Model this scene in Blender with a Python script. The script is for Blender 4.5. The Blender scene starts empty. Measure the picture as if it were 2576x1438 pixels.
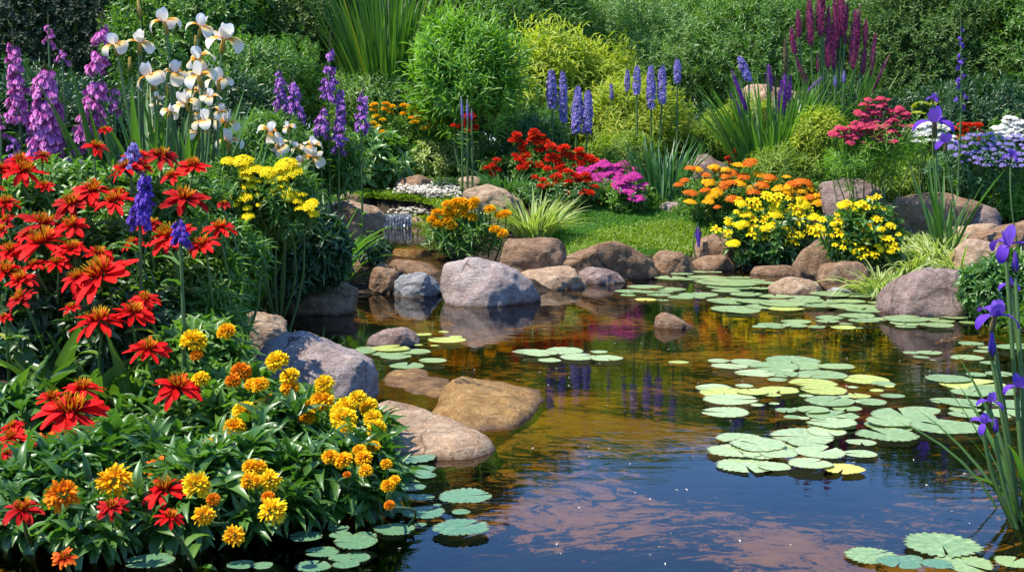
import bpy, bmesh, math, random
import numpy as np
from mathutils import Vector, Matrix, noise as mnoise

scn = bpy.context.scene
col = scn.collection
R = math.radians
rs = np.random.RandomState(7)
random.seed(7)

# ------------------------------------------------------------------ camera, sky, sun, exposure
CAM_H, FPX, CX, CY, HOR = 1.4, 3180.0, 1288.0, 719.0, 360.0
PITCH = math.atan((CY - HOR) / FPX)
cam_d = bpy.data.cameras.new('camera'); cam = bpy.data.objects.new('camera', cam_d); col.objects.link(cam)
cam.location = (0, 0, CAM_H); cam.rotation_euler = (R(90) - PITCH, 0, 0)
cam_d.sensor_width = 36.0; cam_d.lens = 36.0 * FPX / 2576.0
cam_d.clip_start = 0.05; cam_d.clip_end = 2000
scn.camera = cam

SUN_EL, SUN_AZ = R(62), R(-103)          # azimuth measured from straight ahead (+y) towards +x
w = bpy.data.worlds.new('World'); scn.world = w; w.use_nodes = True
nt = w.node_tree; bg = nt.nodes['Background']
sky = nt.nodes.new('ShaderNodeTexSky'); sky.sky_type = 'NISHITA'; sky.sun_disc = False
sky.sun_elevation = SUN_EL; sky.sun_rotation = SUN_AZ
sky.air_density = 1.0; sky.dust_density = 0.2; sky.ozone_density = 6.0
tn = nt.nodes.new('ShaderNodeMix'); tn.data_type = 'RGBA'; tn.blend_type = 'MULTIPLY'; tn.inputs[0].default_value = 1.0; tn.inputs[7].default_value = (0.66, 0.88, 1.10, 1)   # a deep clear blue
nt.links.new(sky.outputs[0], tn.inputs[6]); nt.links.new(tn.outputs[2], bg.inputs[0]); bg.inputs[1].default_value = 0.15
sl = bpy.data.lights.new('sun', 'SUN'); sl.energy = 4.3; sl.angle = R(0.5); sl.color = (1.0, 0.94, 0.82)
sun = bpy.data.objects.new('sun', sl); col.objects.link(sun)
sd = Vector((math.sin(SUN_AZ) * math.cos(SUN_EL), math.cos(SUN_AZ) * math.cos(SUN_EL), math.sin(SUN_EL)))
sun.rotation_euler = sd.to_track_quat('Z', 'Y').to_euler()
scn.view_settings.view_transform = 'Standard'; scn.view_settings.look = 'None'
scn.view_settings.exposure = 1.08; scn.view_settings.gamma = 1.0
scn.cycles.max_bounces = 8; scn.cycles.diffuse_bounces = 3; scn.cycles.glossy_bounces = 3
scn.cycles.transparent_max_bounces = 8; scn.cycles.caustics_reflective = False; scn.cycles.caustics_refractive = False
scn.cycles.sample_clamp_indirect = 6.0

# ------------------------------------------------------------------ pixel <-> world
_cp, _sp = math.cos(PITCH), math.sin(PITCH)
def ray(px, py):
    a, b = (px - CX) / FPX, -(py - CY) / FPX
    return np.array([a, _cp + b * _sp, -_sp + b * _cp])
def at(px, py, Y):
    d = ray(px, py); return np.array([0, 0, CAM_H]) + d * (Y / d[1])
def onz(px, py, z=0.0):
    d = ray(px, py); return np.array([0, 0, CAM_H]) + d * ((z - CAM_H) / d[2])
ZS = 0.26045
OX = [0, 644, 1288, 1932]; OY = [0, 355.7, 711.5, 1063.4]
def Z(c, r, x, y): return OX[c] + x * ZS, OY[r] + y * ZS

# ------------------------------------------------------------------ mesh builder
class MB:
    def __init__(s): s.v = []; s.q = []; s.t = []; s.mq = []; s.mt = []; s.c = []; s.n = 0
    def add(s, v, quads=None, tris=None, mat=0, c=None):
        v = np.asarray(v, float).reshape(-1, 3)
        if quads is not None and len(quads): s.q.append(np.asarray(quads, int).reshape(-1, 4) + s.n); s.mq.append(np.full(len(s.q[-1]), mat))
        if tris is not None and len(tris): s.t.append(np.asarray(tris, int).reshape(-1, 3) + s.n); s.mt.append(np.full(len(s.t[-1]), mat))
        if c is None: c = np.tile([0.5, 0, 0.5], (len(v), 1))
        s.v.append(v); s.c.append(np.asarray(c, float).reshape(-1, 3)); s.n += len(v)
    def mesh(s, name, mats, off=(0, 0, 0)):
        me = bpy.data.meshes.new(name)
        if not s.v or not sum(len(a) for a in s.v): return me
        v = np.concatenate(s.v) - np.asarray(off, float)
        q = np.concatenate(s.q) if s.q else np.zeros((0, 4), int); t = np.concatenate(s.t) if s.t else np.zeros((0, 3), int)
        mi = np.concatenate(s.mq + s.mt) if (s.mq or s.mt) else np.zeros(0, int)
        me.vertices.add(len(v)); me.vertices.foreach_set('co', v.astype(np.float32).ravel())
        li = np.concatenate([q.ravel(), t.ravel()]); me.loops.add(len(li)); me.loops.foreach_set('vertex_index', li.astype(np.int32))
        tot = np.concatenate([np.full(len(q), 4), np.full(len(t), 3)]); st = np.concatenate([[0], np.cumsum(tot)[:-1]])
        me.polygons.add(len(tot)); me.polygons.foreach_set('loop_start', st.astype(np.int32)); me.polygons.foreach_set('loop_total', tot.astype(np.int32))
        me.polygons.foreach_set('material_index', mi.astype(np.int32)); me.polygons.foreach_set('use_smooth', np.ones(len(tot), bool))
        at_ = me.attributes.new('tint', 'FLOAT_COLOR', 'POINT')
        cc = np.concatenate(s.c); at_.data.foreach_set('color', np.concatenate([cc, np.ones((len(cc), 1))], 1).astype(np.float32).ravel())
        for m in mats: me.materials.append(m)
        me.update(calc_edges=True)
        return me
    def build(s, name, mats, parent=None, off=None):
        if not isinstance(mats, (list, tuple)): mats = [mats]
        if off is None: off = parent.matrix_basis.translation[:] if parent is not None else (0, 0, 0)
        o = bpy.data.objects.new(name, s.mesh(name, mats, off)); col.objects.link(o)
        if parent is not None: o.parent = parent
        return o

def nrm(a): return a / np.maximum(np.linalg.norm(a, axis=-1, keepdims=True), 1e-9)
def rot_dirs(n):
    d = rs.normal(size=(n, 3)); return nrm(d)
PROF = {
    'leaf': lambda t: np.sin(np.pi * np.clip(t, 0, 1) ** 0.8) * 0.97 + 0.03,
    'lance': lambda t: np.clip(np.sin(np.pi * np.clip(t * 0.93 + 0.07, 0, 1) ** 0.62), 0.02, 1),
    'blade': lambda t: np.clip(np.minimum(1, 0.75 + t) * np.clip((1 - t) / 0.55, 0, 1) ** 0.7, 0.02, 1),
    'petal': lambda t: np.clip(np.sin(np.pi * np.clip(t * 0.88 + 0.06, 0, 1) ** 1.25) ** 0.75, 0.05, 1),
    'fall': lambda t: np.clip(np.sin(np.pi * np.clip(t * 0.9 + 0.06, 0, 1) ** 1.5) ** 0.8, 0.08, 1),
    'even': lambda t: np.clip(1 - t * 0.75, 0.05, 1),
}
def blades(mb, P, D, L, W, bend=0.6, seg=4, prof='leaf', fold=0.25, roll=0.0, mat=0, N=None, rnd=None):
    """many leaf- or petal-shaped blades at once: base P, direction D, upper side N, bent away from N along the length"""
    P = np.asarray(P, float).reshape(-1, 3); n = len(P)
    D = nrm(np.asarray(D, float).reshape(-1, 3))
    f = lambda a: np.broadcast_to(np.asarray(a, float), (n,))
    L, W, bend, roll = f(L), f(W), f(bend), f(roll)
    if N is None:
        N = np.tile([0, 0, 1.0], (n, 1)) + rs.normal(size=(n, 3)) * 0.02
    N = np.asarray(N, float).reshape(-1, 3)
    N = nrm(N - D * np.sum(N * D, 1, keepdims=True)); S = np.cross(D, N)
    t = np.linspace(0, 1, seg + 1)
    ang = bend[:, None] * t[None, :]
    am = (ang[:, 1:] + ang[:, :-1]) / 2
    step = (np.cos(am)[..., None] * D[:, None] - np.sin(am)[..., None] * N[:, None]) * (L[:, None, None] / seg)
    pos = np.concatenate([np.zeros((n, 1, 3)), np.cumsum(step, 1)], 1) + P[:, None]
    Nk = np.cos(ang)[..., None] * N[:, None] + np.sin(ang)[..., None] * D[:, None]
    cr, sr = np.cos(roll)[:, None, None], np.sin(roll)[:, None, None]
    Sk = S[:, None] * cr + Nk * sr; Nr = Nk * cr - S[:, None] * sr
    hw = (W[:, None] * 0.5 * PROF[prof](t)[None])[..., None]
    left, right = pos - Sk * hw + Nr * hw * fold * 2, pos + Sk * hw + Nr * hw * fold * 2
    V = np.stack([left, pos, right], 2)
    idx = np.arange(n * (seg + 1) * 3).reshape(n, seg + 1, 3)
    q = np.concatenate([np.stack([idx[:, :-1, k], idx[:, :-1, k + 1], idx[:, 1:, k + 1], idx[:, 1:, k]], -1).reshape(-1, 4) for k in (0, 1)])
    if rnd is None: rnd = rs.rand(n)
    c = np.zeros((n, seg + 1, 3, 3)); c[..., 0] = t[None, :, None]; c[..., 1] = np.array([1, 0, 1])[None, None]; c[..., 2] = f(rnd)[:, None, None]
    mb.add(V, quads=q, mat=mat, c=c)

def tube(mb, pts, rad, sides=5, mat=0, rnd=0.5, cap=True):
    pts = np.asarray(pts, float); k = len(pts); rad = np.broadcast_to(np.asarray(rad, float), (k,))
    T = nrm(np.gradient(pts, axis=0)); ref = np.array([1.0, 0.13, 0.0]) if abs(T[0][0]) < 0.9 else np.array([0, 1.0, 0])
    A = nrm(np.cross(T, ref)); B = np.cross(T, A)
    a = np.linspace(0, 2 * np.pi, sides, endpoint=False)
    V = pts[:, None] + (np.cos(a)[None, :, None] * A[:, None] + np.sin(a)[None, :, None] * B[:, None]) * rad[:, None, None]
    idx = np.arange(k * sides).reshape(k, sides); nx = np.roll(idx, -1, 1)
    q = np.stack([idx[:-1], nx[:-1], nx[1:], idx[1:]], -1).reshape(-1, 4)
    c = np.zeros((k, sides, 3)); c[..., 0] = np.linspace(0, 1, k)[:, None]; c[..., 2] = rnd
    mb.add(V, quads=q, mat=mat, c=c)
def curve_pts(a, b, sag=0.08, k=6, side=None):
    a, b = np.asarray(a, float), np.asarray(b, float); t = np.linspace(0, 1, k)[:, None]
    L = np.linalg.norm(b - a); o = rs.normal(size=3) * np.array([1, 1, 0]) if side is None else np.asarray(side, float)
    return a + (b - a) * t + o * (np.sin(np.pi * t) * sag * L * 0.5)

# ------------------------------------------------------------------ tagging
def tag(o, label=None, cat=None, group=None, kind=None):
    if label: o['label'] = label
    if cat: o['category'] = cat
    if group: o['group'] = group
    if kind: o['kind'] = kind
    return o
def thing(name, loc, label, cat, group=None):
    o = bpy.data.objects.new(name, None); col.objects.link(o); o.empty_display_size = 0.05
    o.location = [float(x) for x in loc]
    return tag(o, label, cat, group)
ORD = ['first', 'second', 'third', 'fourth', 'fifth', 'sixth', 'seventh', 'eighth', 'ninth', 'tenth', 'eleventh', 'twelfth', 'thirteenth', 'fourteenth', 'fifteenth', 'sixteenth']
def nth(i, n): return 'leftmost' if i == 0 else 'rightmost' if i == n - 1 else ORD[i] + ' from left'
def row_labels(pts, desc, where, per=7):
    """a label for each point: its row, counted from the top, and its place in that row"""
    n = len(pts)
    if n == 1: return [f'{desc} {where}']
    o = sorted(range(n), key=lambda i: pts[i][1]); nr = max(1, round(n / per)); out = [None] * n
    for k in range(nr):
        row = sorted(o[k * n // nr:(k + 1) * n // nr], key=lambda i: pts[i][0])
        rn = 'only row' if nr == 1 else ('top row' if k == 0 else 'bottom row' if k == nr - 1 else ORD[k] + ' row')
        for j, i in enumerate(row):
            out[i] = f'{desc}, {nth(j, len(row))} {where}' if nr == 1 else f'{desc}, {nth(j, len(row))} in {rn}, {where}'
    return out

# ------------------------------------------------------------------ materials
def newmat(name):
    m = bpy.data.materials.new(name); m.use_nodes = True; t = m.node_tree
    for n in list(t.nodes): t.nodes.remove(n)
    out = t.nodes.new('ShaderNodeOutputMaterial'); return m, t, out
def nd(t, typ, **kw):
    n = t.nodes.new(typ)
    for k, v in kw.items(): setattr(n, k, v)
    return n
def mixc(t, fac, a, b, mode='MIX'):
    n = nd(t, 'ShaderNodeMix', data_type='RGBA', blend_type=mode)
    for s, x in ((n.inputs[0], fac), (n.inputs[6], a), (n.inputs[7], b)):
        if hasattr(x, 'links'): t.links.new(x, s)
        else: s.default_value = x if not isinstance(x, (tuple, list)) else (*x[:3], 1)
    return n.outputs[2]
def ramp(t, fac, stops):
    n = nd(t, 'ShaderNodeValToRGB'); e = n.color_ramp.elements
    while len(e) < len(stops): e.new(0.5)
    for el, (p, c) in zip(e, stops): el.position = p; el.color = (*c, 1) if isinstance(c, (tuple, list)) else (c, c, c, 1)
    t.links.new(fac, n.inputs[0]); return n.outputs[0]
def math_(t, op, a, b=None, clamp=False):
    n = nd(t, 'ShaderNodeMath', operation=op, use_clamp=clamp)
    for s, x in zip(n.inputs, (a, b)):
        if x is None: continue
        if hasattr(x, 'links'): t.links.new(x, s)
        else: s.default_value = x
    return n.outputs[0]
def tint(t):
    a = nd(t, 'ShaderNodeAttribute', attribute_name='tint'); s = nd(t, 'ShaderNodeSeparateColor'); t.links.new(a.outputs['Color'], s.inputs[0])
    return s.outputs[0], s.outputs[1], s.outputs[2]
def surf(t, out, color, rough=0.5, spec=0.4, transl=0.3, tcol=None, bump=None, coat=0.0):
    p = nd(t, 'ShaderNodeBsdfPrincipled'); p.inputs['Roughness'].default_value = rough; p.inputs['Specular IOR Level'].default_value = spec
    t.links.new(color, p.inputs['Base Color'])
    if bump is not None: t.links.new(bump, p.inputs['Normal'])
    if transl > 0:
        tr = nd(t, 'ShaderNodeBsdfTranslucent'); t.links.new(tcol if tcol is not None else color, tr.inputs[0])
        mx = nd(t, 'ShaderNodeMixShader'); mx.inputs[0].default_value = transl
        t.links.new(p.outputs[0], mx.inputs[1]); t.links.new(tr.outputs[0], mx.inputs[2]); t.links.new(mx.outputs[0], out.inputs[0])
    else: t.links.new(p.outputs[0], out.inputs[0])
    return p
def leaf_mat(name, c1, c2, rough=0.42, spec=0.5, transl=0.34, rib=None, edge=None, dry=0.03):
    m, t, out = newmat(name); u, s, r = tint(t)
    c = mixc(t, r, c1, c2)
    if dry: c = mixc(t, math_(t, 'GREATER_THAN', r, 1 - dry), c, (c2[0] * 1.6 + 0.06, c2[1] * 1.1 + 0.02, c2[2] * 0.8))
    if rib is not None: c = mixc(t, ramp(t, s, [(0.0, 1.0), (0.22, 0.0)]), c, rib)
    if edge is not None: c = mixc(t, ramp(t, s, [(0.45, 0.0), (0.75, 1.0)]), c, edge)
    tc = mixc(t, 0.6, c, (0.55, 0.75, 0.08), 'MULTIPLY'); tc = mixc(t, 1.0, tc, (2.0, 2.0, 1.2), 'MULTIPLY')
    surf(t, out, c, rough, spec, transl, tc); return m
def petal_mat(name, stops, var=0.25, rough=0.6, transl=0.3, dark=(0.5, 0.5, 0.5), spec=0.08):
    m, t, out = newmat(name); u, s, r = tint(t)
    c = ramp(t, u, stops); c = mixc(t, math_(t, 'MULTIPLY', r, var), c, mixc(t, 1.0, c, dark, 'MULTIPLY'))
    surf(t, out, c, rough, spec, transl); return m
def stem_mat(name, c1, c2):
    m, t, out = newmat(name); u, s, r = tint(t); surf(t, out, mixc(t, u, c1, c2), 0.5, 0.4, 0.0); return m

M = {}
M['leaf_deep'] = leaf_mat('leaf_deep', (0.045, 0.111, 0.020), (0.090, 0.195, 0.028), 0.36, 0.55, 0.3, rib=(0.09, 0.2, 0.05), dry=0.0)
M['leaf_mid'] = leaf_mat('leaf_mid', (0.068, 0.158, 0.022), (0.135, 0.251, 0.032), 0.4, 0.5, 0.34, rib=(0.12, 0.23, 0.05))
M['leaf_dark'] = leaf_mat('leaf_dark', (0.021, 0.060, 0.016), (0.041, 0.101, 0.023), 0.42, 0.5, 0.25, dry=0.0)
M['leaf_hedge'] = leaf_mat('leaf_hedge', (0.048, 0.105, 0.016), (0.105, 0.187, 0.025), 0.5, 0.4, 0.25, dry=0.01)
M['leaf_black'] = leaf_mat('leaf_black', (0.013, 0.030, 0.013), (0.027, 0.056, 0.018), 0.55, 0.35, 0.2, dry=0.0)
M['leaf_bright'] = leaf_mat('leaf_bright', (0.108, 0.230, 0.027), (0.203, 0.365, 0.041), 0.45, 0.4, 0.38, dry=0.0)
M['leaf_willow'] = leaf_mat('leaf_willow', (0.110, 0.217, 0.043), (0.242, 0.374, 0.079), 0.38, 0.6, 0.32, dry=0.02)
M['leaf_gold'] = leaf_mat('leaf_gold', (0.204, 0.300, 0.024), (0.432, 0.432, 0.030), 0.5, 0.35, 0.36, dry=0.0)
M['leaf_lime'] = leaf_mat('leaf_lime', (0.140, 0.230, 0.025), (0.260, 0.340, 0.040), 0.5, 0.35, 0.36, dry=0.0)
M['leaf_blue'] = leaf_mat('leaf_blue', (0.043, 0.128, 0.047), (0.086, 0.194, 0.059), 0.42, 0.5, 0.28, dry=0.0)
M['leaf_iris'] = leaf_mat('leaf_iris', (0.060, 0.140, 0.030), (0.110, 0.220, 0.035), 0.4, 0.5, 0.4, dry=0.0)
M['leaf_canna'] = leaf_mat('leaf_canna', (0.053, 0.112, 0.022), (0.098, 0.188, 0.030), 0.33, 0.6, 0.3, rib=(0.11, 0.2, 0.06), dry=0.0)
M['leaf_varieg'] = leaf_mat('leaf_varieg', (0.090, 0.190, 0.030), (0.160, 0.260, 0.040), 0.45, 0.4, 0.35, edge=(0.62, 0.60, 0.24), dry=0.0)
M['leaf_hosta'] = leaf_mat('leaf_hosta', (0.045, 0.130, 0.020), (0.080, 0.190, 0.030), 0.36, 0.5, 0.33, rib=(0.1, 0.22, 0.05), edge=(0.16, 0.27, 0.06), dry=0.0)
M['grass'] = leaf_mat('grass', (0.060, 0.170, 0.020), (0.110, 0.250, 0.030), 0.5, 0.35, 0.36, dry=0.0)
M['tall_grass'] = leaf_mat('tall_grass', (0.055, 0.130, 0.020), (0.100, 0.200, 0.030), 0.45, 0.4, 0.34, dry=0.03)
M['stem'] = stem_mat('stem', (0.05, 0.10, 0.02), (0.09, 0.16, 0.04))
M['stem_red'] = stem_mat('stem_red', (0.06, 0.09, 0.02), (0.16, 0.06, 0.04))
M['bark'] = stem_mat('bark', (0.07, 0.05, 0.035), (0.06, 0.05, 0.03))
M['red'] = petal_mat('petal_red', [(0, (0.30, 0.002, 0.004)), (0.25, (0.62, 0.006, 0.006)), (1, (0.78, 0.012, 0.010))], 0.35, dark=(0.62, 0.4, 0.5))
M['redorange'] = petal_mat('petal_redorange', [(0, (0.45, 0.01, 0.005)), (0.5, (0.75, 0.06, 0.01)), (1, (0.80, 0.20, 0.01))], 0.3)
M['stamen'] = petal_mat('stamen', [(0, (0.20, 0.004, 0.004)), (0.45, (0.45, 0.03, 0.005)), (0.75, (0.80, 0.36, 0.01)), (1, (0.85, 0.55, 0.03))], 0.3, transl=0.15)
M['yellow'] = petal_mat('petal_yellow', [(0, (0.75, 0.34, 0.01)), (0.5, (0.88, 0.58, 0.012)), (1, (0.92, 0.72, 0.02))], 0.5, dark=(0.98, 0.75, 0.5))
M['amber'] = petal_mat('petal_amber', [(0, (0.70, 0.22, 0.01)), (0.5, (0.88, 0.44, 0.01)), (1, (0.92, 0.60, 0.012))], 0.5, dark=(0.95, 0.7, 0.5))
M['orange'] = petal_mat('petal_orange', [(0, (0.50, 0.09, 0.005)), (0.6, (0.82, 0.24, 0.008)), (1, (0.85, 0.34, 0.01))], 0.45, dark=(0.8, 0.55, 0.5))
M['lemon'] = petal_mat('petal_lemon', [(0, (0.70, 0.45, 0.01)), (0.4, (0.88, 0.68, 0.01)), (1, (0.90, 0.76, 0.015))], 0.4, dark=(0.9, 0.7, 0.6))
M['rust'] = petal_mat('petal_rust', [(0, (0.45, 0.05, 0.01)), (0.6, (0.78, 0.20, 0.015)), (1, (0.82, 0.40, 0.03))], 0.6, dark=(0.8, 0.35, 0.3))
M['scarlet'] = petal_mat('petal_scarlet', [(0, (0.55, 0.012, 0.006)), (1, (0.84, 0.065, 0.022))], 0.4, dark=(0.8, 0.5, 0.5))
M['magenta'] = petal_mat('petal_magenta', [(0, (0.45, 0.02, 0.18)), (1, (0.72, 0.08, 0.40))], 0.45, dark=(0.65, 0.5, 0.6))
M['coral'] = petal_mat('petal_coral', [(0, (0.50, 0.02, 0.05)), (1, (0.76, 0.12, 0.22))], 0.5, dark=(0.8, 0.35, 0.35))
M['mauve'] = petal_mat('petal_mauve', [(0, (0.48, 0.09, 0.36)), (0.6, (0.70, 0.19, 0.50)), (1, (0.82, 0.38, 0.64))], 0.5, dark=(0.65, 0.5, 0.65))
M['purple'] = petal_mat('petal_purple', [(0, (0.32, 0.08, 0.38)), (0.6, (0.52, 0.19, 0.56)), (1, (0.62, 0.32, 0.66))], 0.5, dark=(0.5, 0.4, 0.65))
M['blue'] = petal_mat('petal_blue', [(0, (0.22, 0.15, 0.42)), (1, (0.44, 0.36, 0.70))], 0.5, dark=(0.6, 0.55, 0.75))
M['violet'] = petal_mat('petal_violet', [(0, (0.32, 0.22, 0.55)), (0.25, (0.16, 0.06, 0.46)), (1, (0.14, 0.04, 0.42))], 0.35, dark=(0.6, 0.6, 0.8), transl=0.35)
M['violet_pale'] = petal_mat('petal_violet_pale', [(0, (0.16, 0.07, 0.44)), (1, (0.22, 0.10, 0.52))], 0.35, dark=(0.7, 0.7, 0.9), transl=0.35)
M['burgundy'] = petal_mat('petal_burgundy', [(0, (0.26, 0.03, 0.10)), (1, (0.52, 0.12, 0.25))], 0.55, dark=(0.5, 0.4, 0.45))
M['liatris'] = petal_mat('petal_liatris', [(0, (0.16, 0.03, 0.22)), (1, (0.34, 0.11, 0.50))], 0.5, dark=(0.6, 0.5, 0.6))
M['white'] = petal_mat('petal_white', [(0, (0.82, 0.70, 0.46)), (0.3, (0.82, 0.78, 0.68)), (1, (0.84, 0.82, 0.78))], 0.15, dark=(0.85, 0.75, 0.6), transl=0.4)
M['cream'] = petal_mat('petal_cream', [(0, (0.74, 0.20, 0.015)), (0.22, (0.84, 0.44, 0.05)), (0.48, (0.84, 0.62, 0.25)), (0.74, (0.84, 0.80, 0.70))], 0.25, dark=(0.95, 0.72, 0.4), transl=0.4)
M['throat'] = petal_mat('throat', [(0, (0.60, 0.14, 0.01)), (1, (0.85, 0.38, 0.02))], 0.3)
M['bud'] = petal_mat('bud', [(0, (0.12, 0.16, 0.04)), (0.5, (0.36, 0.28, 0.06)), (1, (0.75, 0.50, 0.14))], 0.2, transl=0.15)
M['bud_brown'] = petal_mat('bud_brown', [(0, (0.10, 0.13, 0.04)), (1, (0.22, 0.13, 0.08))], 0.4, transl=0.1)

def ground_mat():
    m, t, out = newmat('soil'); g = nd(t, 'ShaderNodeNewGeometry')
    sep = nd(t, 'ShaderNodeSeparateXYZ'); t.links.new(g.outputs['Position'], sep.inputs[0])
    n1 = nd(t, 'ShaderNodeTexNoise'); n1.inputs['Scale'].default_value = 9; n1.inputs['Detail'].default_value = 8; t.links.new(g.outputs['Position'], n1.inputs['Vector'])
    soil = ramp(t, n1.outputs[0], [(0.3, (0.018, 0.012, 0.008)), (0.7, (0.060, 0.042, 0.026))])
    # pond bed: drifts of golden silt between dark weed, drawn out across the pond
    mp = nd(t, 'ShaderNodeMapping'); mp.inputs['Scale'].default_value = (0.55, 1.0, 1.0); t.links.new(g.outputs['Position'], mp.inputs[0])
    n2 = nd(t, 'ShaderNodeTexNoise'); n2.inputs['Scale'].default_value = 1.25; n2.inputs['Detail'].default_value = 3; n2.inputs['Distortion'].default_value = 0.6; t.links.new(mp.outputs[0], n2.inputs['Vector'])
    n3 = nd(t, 'ShaderNodeTexNoise'); n3.inputs['Scale'].default_value = 11; n3.inputs['Detail'].default_value = 7; n3.inputs['Distortion'].default_value = 1.6; n3.inputs['Roughness'].default_value = 0.65; t.links.new(mp.outputs[0], n3.inputs['Vector'])
    n4 = nd(t, 'ShaderNodeTexNoise'); n4.inputs['Scale'].default_value = 60; n4.inputs['Detail'].default_value = 4; t.links.new(g.outputs['Position'], n4.inputs['Vector'])
    f = math_(t, 'ADD', n2.outputs[0], math_(t, 'MULTIPLY', math_(t, 'SUBTRACT', n3.outputs[0], 0.5), 1.15))
    f = math_(t, 'ADD', f, math_(t, 'MULTIPLY', math_(t, 'SUBTRACT', n4.outputs[0], 0.5), 0.25))
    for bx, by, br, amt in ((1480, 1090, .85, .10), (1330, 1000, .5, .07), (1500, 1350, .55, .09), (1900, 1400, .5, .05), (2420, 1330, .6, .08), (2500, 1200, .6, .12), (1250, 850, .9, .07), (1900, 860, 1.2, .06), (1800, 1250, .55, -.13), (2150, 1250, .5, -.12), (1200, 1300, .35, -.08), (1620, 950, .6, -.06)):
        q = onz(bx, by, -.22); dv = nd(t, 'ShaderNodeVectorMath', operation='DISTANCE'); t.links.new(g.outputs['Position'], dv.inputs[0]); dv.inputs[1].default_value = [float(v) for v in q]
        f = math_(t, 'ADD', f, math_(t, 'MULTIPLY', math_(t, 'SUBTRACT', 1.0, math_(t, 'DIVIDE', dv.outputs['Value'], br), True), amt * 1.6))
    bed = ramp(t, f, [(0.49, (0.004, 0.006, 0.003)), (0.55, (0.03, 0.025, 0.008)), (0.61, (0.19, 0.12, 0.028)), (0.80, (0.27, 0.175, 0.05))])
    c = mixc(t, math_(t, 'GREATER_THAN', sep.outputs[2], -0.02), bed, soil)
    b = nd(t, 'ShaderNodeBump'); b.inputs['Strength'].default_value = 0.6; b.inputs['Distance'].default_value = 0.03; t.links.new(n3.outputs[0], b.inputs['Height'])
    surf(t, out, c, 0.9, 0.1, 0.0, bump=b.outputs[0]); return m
M['soil'] = ground_mat()

def rock_mat(name, c1, c2, c3, streak=False):
    m, t, out = newmat(name); tc = nd(t, 'ShaderNodeTexCoord'); g = nd(t, 'ShaderNodeNewGeometry'); oi = nd(t, 'ShaderNodeObjectInfo')
    sep = nd(t, 'ShaderNodeSeparateXYZ'); t.links.new(g.outputs['Position'], sep.inputs[0])
    off = nd(t, 'ShaderNodeVectorMath', operation='ADD'); t.links.new(tc.outputs['Object'], off.inputs[0])
    k = nd(t, 'ShaderNodeVectorMath', operation='SCALE'); k.inputs[0].default_value = (37, 91, 53); t.links.new(oi.outputs['Random'], k.inputs[3]); t.links.new(k.outputs[0], off.inputs[1])
    def noise(scale, det=6, rough=0.6, dist=0.0, vec=None):
        n = nd(t, 'ShaderNodeTexNoise'); n.inputs['Scale'].default_value = scale; n.inputs['Detail'].default_value = det; n.inputs['Roughness'].default_value = rough; n.inputs['Distortion'].default_value = dist
        t.links.new(vec or off.outputs[0], n.inputs['Vector']); return n.outputs[0]
    big, mid, fine = noise(3.2, 5, 0.6, 0.5), noise(14, 8, 0.7, 0.4), noise(75, 4, 0.75)
    mp = nd(t, 'ShaderNodeMapping'); mp.inputs['Rotation'].default_value = (0.5, 0.7, 0.3); mp.inputs['Scale'].default_value = (1.0, 1.0, 4.5); t.links.new(off.outputs[0], mp.inputs[0])
    st = noise(9, 8, 0.7, 1.2, mp.outputs[0])
    c = ramp(t, big, [(0.35, c1), (0.62, c2)])
    c = mixc(t, ramp(t, mid, [(0.45, 0.0), (0.72, 1.0)]), c, c3)
    c = mixc(t, 0.75, c, ramp(t, st, [(0.3, (0.5, 0.47, 0.45)), (0.5, (1, 1, 1)), (0.72, (1.3, 1.27, 1.22))]), 'MULTIPLY')
    c = mixc(t, 0.8, c, ramp(t, fine, [(0.33, (0.55, 0.54, 0.52)), (0.5, (1, 1, 1)), (0.68, (1.3, 1.3, 1.3))]), 'MULTIPLY')
    vo = nd(t, 'ShaderNodeTexVoronoi', feature='DISTANCE_TO_EDGE'); vo.inputs['Scale'].default_value = 2.2
    wv = nd(t, 'ShaderNodeMix', data_type='VECTOR'); wv.inputs[0].default_value = .25; t.links.new(off.outputs[0], wv.inputs[4]); nz = nd(t, 'ShaderNodeTexNoise'); nz.inputs['Scale'].default_value = 3; nz.inputs['Detail'].default_value = 6; t.links.new(off.outputs[0], nz.inputs['Vector']); t.links.new(nz.outputs['Color'], wv.inputs[5]); t.links.new(wv.outputs[1], vo.inputs['Vector'])
    crack = math_(t, 'MULTIPLY', ramp(t, vo.outputs['Distance'], [(0.0, 1.0), (0.016, 0.0)]), ramp(t, big, [(.45, 0.0), (.6, 1.0)]))
    c = mixc(t, crack, c, (0.03, 0.022, 0.016))
    c = mixc(t, ramp(t, noise(5.5, 7, .72, .8), [(.62, 0.0), (.70, .55)]), c, (0.30, 0.30, 0.22))      # lichen
    c = mixc(t, ramp(t, noise(4.0, 8, .75, .5), [(.64, 0.0), (.74, .6)]), c, (0.055, 0.065, 0.02))       # moss
    wet = ramp(t, math_(t, 'ADD', sep.outputs[2], math_(t, 'MULTIPLY', math_(t, 'SUBTRACT', mid, 0.5), 0.05)), [(0.0, 1.0), (0.035, 0.0)])
    c = mixc(t, wet, c, mixc(t, 1.0, c, (0.45, 0.4, 0.34), 'MULTIPLY'))
    h = math_(t, 'ADD', math_(t, 'MULTIPLY', mid, 0.7), math_(t, 'ADD', math_(t, 'MULTIPLY', fine, 0.3), math_(t, 'MULTIPLY', st, 0.8)))
    b = nd(t, 'ShaderNodeBump'); b.inputs['Strength'].default_value = 0.8; b.inputs['Distance'].default_value = 0.05; t.links.new(h, b.inputs['Height'])
    p = surf(t, out, c, 0.85, 0.25, 0.0, bump=b.outputs[0])
    t.links.new(math_(t, 'SUBTRACT', 0.88, math_(t, 'MULTIPLY', wet, 0.6)), p.inputs['Roughness']); return m
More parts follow.
